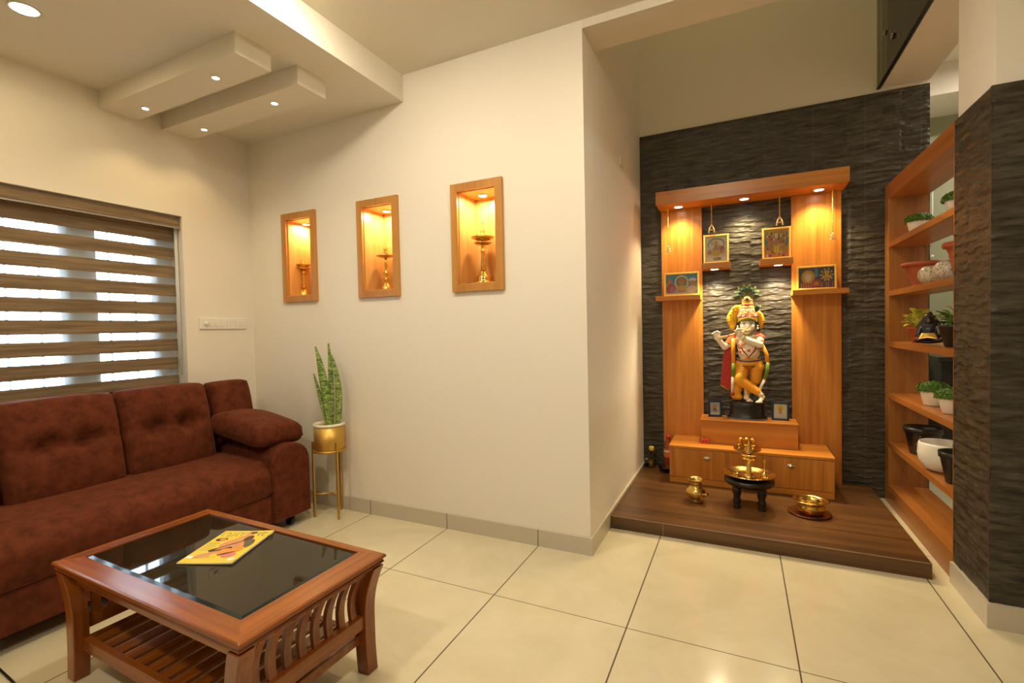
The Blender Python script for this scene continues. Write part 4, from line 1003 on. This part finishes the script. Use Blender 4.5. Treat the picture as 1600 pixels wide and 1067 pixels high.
# peacock feathers: a shaft, fine barbs and an eye
FGR = mat('feather_green', (.055, .085, .010), .6); FOL = mat('feather_olive', (.15, .16, .03), .6); FBL = mat('feather_teal', (.01, .09, .10), .4); FBK = mat('feather_dark', (.008, .012, .03), .4)
def feather(a, b_, ang, ln, w_, y=8):
    fm = MB(); base = SP(a, b_, y); d_ = Vector((math.sin(R(ang)), 0, math.cos(R(ang)))); s_ = Vector((d_.z, 0, -d_.x))
    fm.use(FOL).tube([base, base+d_*ln*KS], 1.4*KS, 5)
    nb = 26
    for k in range(nb):
        t = .12+.88*k/(nb-1); p0 = base+d_*ln*KS*t*.9
        for sg in (-1, 1):
            lw = w_*(.55+.45*math.sin(math.pi*min(1, t*.9)))*rr_.uniform(.8, 1.15)
            fm.use(rr_.choice([FGR, FOL, FGR])).tube([p0, p0+(s_*sg*lw*.5+d_*lw*.45)*KS+Vector((0, -2*KS, 0)), p0+(s_*sg*lw*.85+d_*lw*1.15)*KS], [1.8*KS, 2.4*KS, .5*KS], 4)
    e_ = base+d_*ln*KS*.78
    rot = Matrix.Rotation(R(ang), 4, 'Y')
    for m_, sx, sz, yy in ((FGR, 13, 17, -3), (FBL, 9, 11, -6), (FBK, 6, 7, -8)):
        mt = Matrix.Translation(e_+Vector((0, yy*KS, 0))) @ rot @ Matrix.Diagonal((sx*KS, 3*KS, sz*KS, 1)); fm.use(m_).lathe([(max(math.sin(math.pi*i/8), 1e-3), -math.cos(math.pi*i/8)) for i in range(9)], seg=16, mtx=mt)
    put('feather', fm, None, ST, local=True)
for ang, ln in ((-66, 72), (-45, 78), (-22, 84), (0, 88), (22, 84), (45, 78), (66, 72)): feather(416, 158, ang, ln, 30, 10-abs(ang)*.1)
feather(462, 252, 25, 50, 20, -18)
# flute
fl = put('flute', MB().tube([SP(246, 420, -60), SP(340, 392, -72), SP(434, 364, -70)], 6.2*KS, 12), mat('flute_wood', (.80, .46, .16), .4), ST, local=True)
put('flute_band', MB().tube([SP(300, 404, -67), SP(308, 401.5, -68)], 7.2*KS, 12).tube([SP(402, 373.5, -71), SP(410, 371, -71)], 7.2*KS, 12), SRD, fl, local=True)
# ------------------------------------------------------------------ display shelf with plants
DS = thing('display_shelf', (2.0, 1.5, 0), 'open orange wood plant shelf between the stone wall and the stone column', 'shelf')
sx0, sx1, sy0, sy1 = 1.90, 2.105, .94, 2.088
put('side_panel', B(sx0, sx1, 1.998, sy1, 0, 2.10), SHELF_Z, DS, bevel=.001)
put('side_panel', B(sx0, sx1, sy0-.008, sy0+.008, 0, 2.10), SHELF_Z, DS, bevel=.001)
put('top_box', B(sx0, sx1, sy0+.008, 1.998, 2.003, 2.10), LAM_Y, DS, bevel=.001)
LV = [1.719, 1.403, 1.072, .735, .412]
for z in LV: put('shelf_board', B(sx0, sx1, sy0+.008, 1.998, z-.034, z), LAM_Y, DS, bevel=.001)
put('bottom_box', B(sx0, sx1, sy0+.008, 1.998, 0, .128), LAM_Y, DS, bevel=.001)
GL1 = mat('clipped_green', (.085, .19, .014), .5, var=.4, vscale=60); GL2 = mat('dark_green', (.035, .10, .012), .45); VAR = mat('variegated_leaf', (.62, .66, .12), .4, var=.6, vscale=45)
def bush(parent, r, z, h, n, m, lsz, seed):
    q = _rn.Random(seed); mb = MB().use(m)
    mb.ball((0, 0, z), r*.82, 12, (1, 1, h/r*.85))
    for i in range(n):
        a = q.uniform(0, 6.283); e_ = math.asin(q.uniform(-.25, 1)); k = q.uniform(.86, 1.06)
        d_ = Vector((math.cos(a)*math.cos(e_), math.sin(a)*math.cos(e_), math.sin(e_)*h/r)); c = Vector((0, 0, z))+d_*r*k
        t = Vector((q.uniform(-1, 1), q.uniform(-1, 1), q.uniform(-.2, 1))).normalized(); s_ = t.cross(d_).normalized()*lsz*.5
        mb.poly([c-t*lsz*.5, c+s_, c+t*lsz*.7, c-s_])
    put('foliage', mb, None, parent, local=True)
def potted(name, x, y, z, prof, pm, label, fol=None, sy=1.0, cat='plant', group=None):
    t = thing(name, (x, y, z), label, cat, group)
    put('pot', MB().lathe(prof, seg=32, sy=sy), pm, t, local=True)
    return t
PW = [(.0001, 0), (.036, 0), (.040, .004), (.055, .072), (.057, .076), (.053, .076), (.050, .066), (.0001, .066)]
def shrub(x, y, z, s, label, seed, m=GL1):
    t = potted('potted_shrub', x, y, z, [(r_*s, h*s) for r_, h in PW], WHITE, label, group='clipped shrubs in white pots'); bush(t, .066*s, .082*s, .042*s, 2200, m, .0065, seed); return t
shrub(1.985, 1.74, 1.72, 1.0, 'clipped green shrub in a white pot on the highest board', 1)
shrub(2.00, 1.20, 1.72, 1.0, 'green plant at the column end of the highest board', 2)
shrub(1.985, 1.49, .736, 1.08, 'clipped green shrub in a white pot in the middle of the fourth board', 3)
shrub(1.985, 1.225, .736, 1.05, 'clipped green shrub in a white pot by the column on the fourth board', 4)
# second board: terracotta bowl pot with a young stem, two mosaic globes, another pot
TP = [(.0001, 0), (.055, 0), (.060, .004)]
for k in range(12): TP.append((.060+.0028*k+(.002 if k % 2 else -.001), .008+.0085*k))
TP += [(.098, .112), (.116, .116), (.120, .122), (.120, .132), (.114, .135), (.100, .132), (.092, .118), (.0001, .112)]
t = potted('terracotta_pot', 1.995, 1.655, 1.404, [(r_*.94, h*1.03) for r_, h in TP], TERRA, 'wide terracotta pot with a bare young stem on the second board', cat='plant')
put('stem', MB().tube([(0, 0, .11), (.004, .002, .17), (.0, .0, .235)], [.004, .003, .002], 6), mat('young_stem', (.14, .13, .03), .6), t, local=True)
mb = MB()
for a in (0, 2.1, 4.2): mb.poly([(0, 0, .22), (.018*math.cos(a+.4), .018*math.sin(a+.4), .232), (.034*math.cos(a), .034*math.sin(a), .236), (.018*math.cos(a-.4), .018*math.sin(a-.4), .228)])
put('leaf', mb, mat('dull_leaf', (.12, .14, .03), .6), t, local=True)
t = potted('terracotta_pot', 2.02, 1.16, 1.404, [(r_*.8, h*1.35) for r_, h in TP], TERRA, 'taller terracotta pot half hidden by the column on the second board', cat='pot')
MOS, nt, p = new_mat('mosaic_ceramic'); tc = N(nt, 'ShaderNodeTexCoord'); vo = N(nt, 'ShaderNodeTexVoronoi'); vo.inputs['Scale'].default_value = 260; L(nt, tc.outputs['Object'], vo.inputs['Vector'])
cr = N(nt, 'ShaderNodeValToRGB'); cr.color_ramp.interpolation = 'CONSTANT'
e0 = cr.color_ramp.elements; e0[0].color = (.62, .55, .42, 1); e0[1].position = .55; e0[1].color = (.05, .06, .10, 1)
for ps, cc in ((.68, (.5, .30, .12, 1)), (.78, (.62, .55, .42, 1)), (.92, (.10, .16, .10, 1))): q_ = e0.new(ps); q_.color = cc
sp = N(nt, 'ShaderNodeSeparateColor'); L(nt, vo.outputs['Color'], sp.inputs[0]); L(nt, sp.outputs[0], cr.inputs[0]); L(nt, cr.outputs[0], p.inputs['Base Color']); p.inputs['Roughness'].default_value = .3
for x, y, s, lb in ((1.957, 1.432, 1.3, 'small mosaic patterned globe pot next to the terracotta pot'), (1.985, 1.285, 1.45, 'larger mosaic patterned globe pot nearer the column')):
    o = put('mosaic_pot', MB().lathe([(r_*s, h*s) for r_, h in ((.0001, 0), (.022, 0), (.036, .012), (.044, .032), (.042, .052), (.032, .068), (.022, .074), (.019, .072), (.03, .055), (.0001, .05))], seg=28), MOS, local=True)
    o.location = (x, y, 1.404); tag(o, lb, 'pot', 'mosaic globe pots on the second board')
# third board
def leafy(parent, n, z, spread, ln, wd, m, seed, rise=.6):
    q = _rn.Random(seed); mb = MB()
    for i in range(n):
        a = q.uniform(0, 6.283); r0 = q.uniform(0, .02); l_ = ln*q.uniform(.7, 1.15); up = q.uniform(.2, 1)*rise
        d_ = Vector((math.cos(a), math.sin(a), up)).normalized(); s_ = d_.cross(Vector((0, 0, 1))).normalized()
        b0 = Vector((r0*math.cos(a), r0*math.sin(a), z)); st_ = b0+d_*spread*q.uniform(.3, 1)+Vector((0, 0, spread*up*.5))
        mb.tube([b0, b0.lerp(st_, .5)+Vector((0, 0, .008)), st_], .0016, 4)
        def fn(u, v):
            wv = wd*math.sin(math.pi*min(v*.92+.06, 1))**.8*(u-.5)
            return st_+d_*l_*v+s_*wv+Vector((0, 0, -l_*.45*v*v+abs(u-.5)*.01))
        mb.grid(2, 6, fn)
    put('foliage', mb, m, parent, local=True)
TPS = [(.0001, 0), (.030, 0), (.034, .004), (.050, .080), (.055, .082), (.056, .092), (.051, .092), (.047, .078), (.0001, .078)]
t = potted('potted_vine', 2.0, 1.79, 1.073, TPS, TERRA, 'variegated trailing plant in a small terracotta pot on the third board'); leafy(t, 52, .08, .060, .062, .036, VAR, 5, 1.9)
t = potted('potted_vine', 2.065, 1.36, 1.073, TPS, BLACK, 'variegated plant behind the black figurine on the third board'); leafy(t, 34, .10, .05, .058, .038, VAR, 6, 1.8)
t = potted('potted_leafy_plant', 1.98, 1.19, 1.073, [(r_*1.15, h*1.2) for r_, h in TPS], BLACK, 'green plant in a black pot by the column on the third board'); leafy(t, 40, .10, .05, .05, .032, GL1, 7, 1.4)
t = thing('seated_figurine', (1.962, 1.475, 1.0745), 'black seated figurine holding a golden leaf on the third board', 'figurine', rz=R(68))
KS_ = KS; KS = .001
def fb(name, items, m): return blob(name, [(it[0], (410+it[1][0], 968-it[1][2], it[1][1])) + ((it[2],) if it[0] == 'e' else (it[2], (410+it[3][0], 968-it[3][2], it[3][1]), it[4])) for it in items], m, t, .003, 3)
# figure faces -x: local x is front-back here
fb('body', [('e', (0, 0, 16), (44, 56, 12)), ('e', (0, 0, 70), (24, 34, 42)), ('c', (-4, -36, 92), 14, (-20, -46, 50), 12), ('c', (-4, 36, 92), 14, (-20, 46, 50), 12), ('c', (-20, -46, 50), 11, (-40, -10, 36), 9), ('c', (-20, 46, 50), 11, (-40, 10, 36), 9),
            ('c', (-8, -10, 28), 18, (-30, -46, 24), 15), ('c', (-8, 10, 28), 18, (-30, 46, 24), 15), ('e', (-10, 0, 132), (18, 16, 22)), ('e', (4, 0, 82), (25, 54, 74)), ('e', (2, 0, 132), (24, 34, 38)), ('e', (4, 0, 166), (12, 15, 16))], SBK)
fb('face', [('e', (-21, 0, 131), (8, 9, 13))], mat('bronze_face', (.16, .09, .06), .35))
mb = MB(); mb.grid(4, 8, lambda a, c: (-.058+.022*a, (c-.5)*(.085-.03*a), .028+.036*a+.010*math.sin(math.pi*c)*(1-a)))
o = put('gold_leaf', mb, GOLDF, t, local=True); md = o.modifiers.new('s', 'SOLIDIFY'); md.thickness = .004
KS = KS_
# fifth board
t = potted('nursery_pot', 2.0, 1.71, .413, [(r_*.92, h) for r_, h in ((.0001, 0), (.066, 0), (.070, .004), (.094, .130), (.102, .132), (.104, .160), (.099, .160), (.092, .135), (.066, .01), (.0001, .008))], BLACK, 'large empty black plastic pot on the fifth board', cat='pot')
put('soil', MB().lathe([(.078, .10), (.0001, .105)], seg=24), SOIL, t, local=True)
t = potted('white_planter', 1.985, 1.335, .413, [(.0001, 0), (.055, 0), (.080, .012), (.104, .050), (.110, .090), (.106, .140), (.102, .150), (.098, .150), (.102, .09), (.06, .03), (.0001, .03)], WHITE, 'rounded white planter bowl with a small twig mark on the fifth board', cat='pot')
put('twig', MB().tube([(-.085, .045, .168), (-.099, .040, .135), (-.106, .035, .105)], .0022, 6).tube([(-.099, .040, .135), (-.104, .062, .115)], .002, 6).tube([(-.101, .040, .130), (-.108, .020, .118)], .002, 6), mat('twig_dark', (.06, .05, .03), .6), t, local=True)
t = potted('nursery_pot', 1.975, 1.115, .413, [(r_*.75, h*.95) for r_, h in [(.0001, 0), (.066, 0), (.094, .130), (.102, .132), (.104, .160), (.099, .160), (.066, .01), (.0001, .008)]], BLACK, 'smaller black plastic pot by the column on the fifth board', cat='pot')

# ------------------------------------------------------------------ glass railing of the landing, far room
t = thing('glass_railing', (1.865, 1.45, 2.76), 'green tinted glass railing panel on the edge of the upper landing', 'railing')
put('glass_panel', B(1.862, 1.874, .80, YB-.004, 2.765, 3.75), GGLASS, t)
put('edge_channel', B(1.858, 1.878, .80, YB-.004, 2.757, 2.767), BLACK, t)
for y, z in RB:
    put('standoff', MB().lathe([(.0001, 0), (.016, 0), (.016, .010), (.012, .012), (.0001, .012)], mtx=Matrix.Translation((1.862, y, z)) @ Matrix.Rotation(R(-90), 4, 'Y')), mat('dull_steel', (.35, .33, .28), .3, 1), t)
t = thing('black_sideboard', (2.8, 2.80, 0), 'black glossy low cabinet against the far wall beyond the shelf', 'cabinet')
put('carcass', B(2.35, 3.4, 2.62, 2.995, .06, .90), mat('black_gloss', (.012, .012, .014), .15), t, bevel=.004)
put('counter', B(2.33, 3.42, 2.60, 2.998, .90, .935), mat('black_counter', (.02, .02, .022), .1), t, bevel=.004)
t = thing('blind_cord', (2.40, 2.97, 1.7), 'thin white beaded cord on the greenish wall beyond the shelf', 'cord')
put('cord', MB().tube([(2.40, 2.975, 2.35), (2.40, 2.975, 1.72)], .004, 6), WPLAS, t)
put('bead', MB().ball((2.40, 2.975, 1.71), .012, 10).ball((2.412, 2.975, 1.95), .012, 10), WPLAS, t)
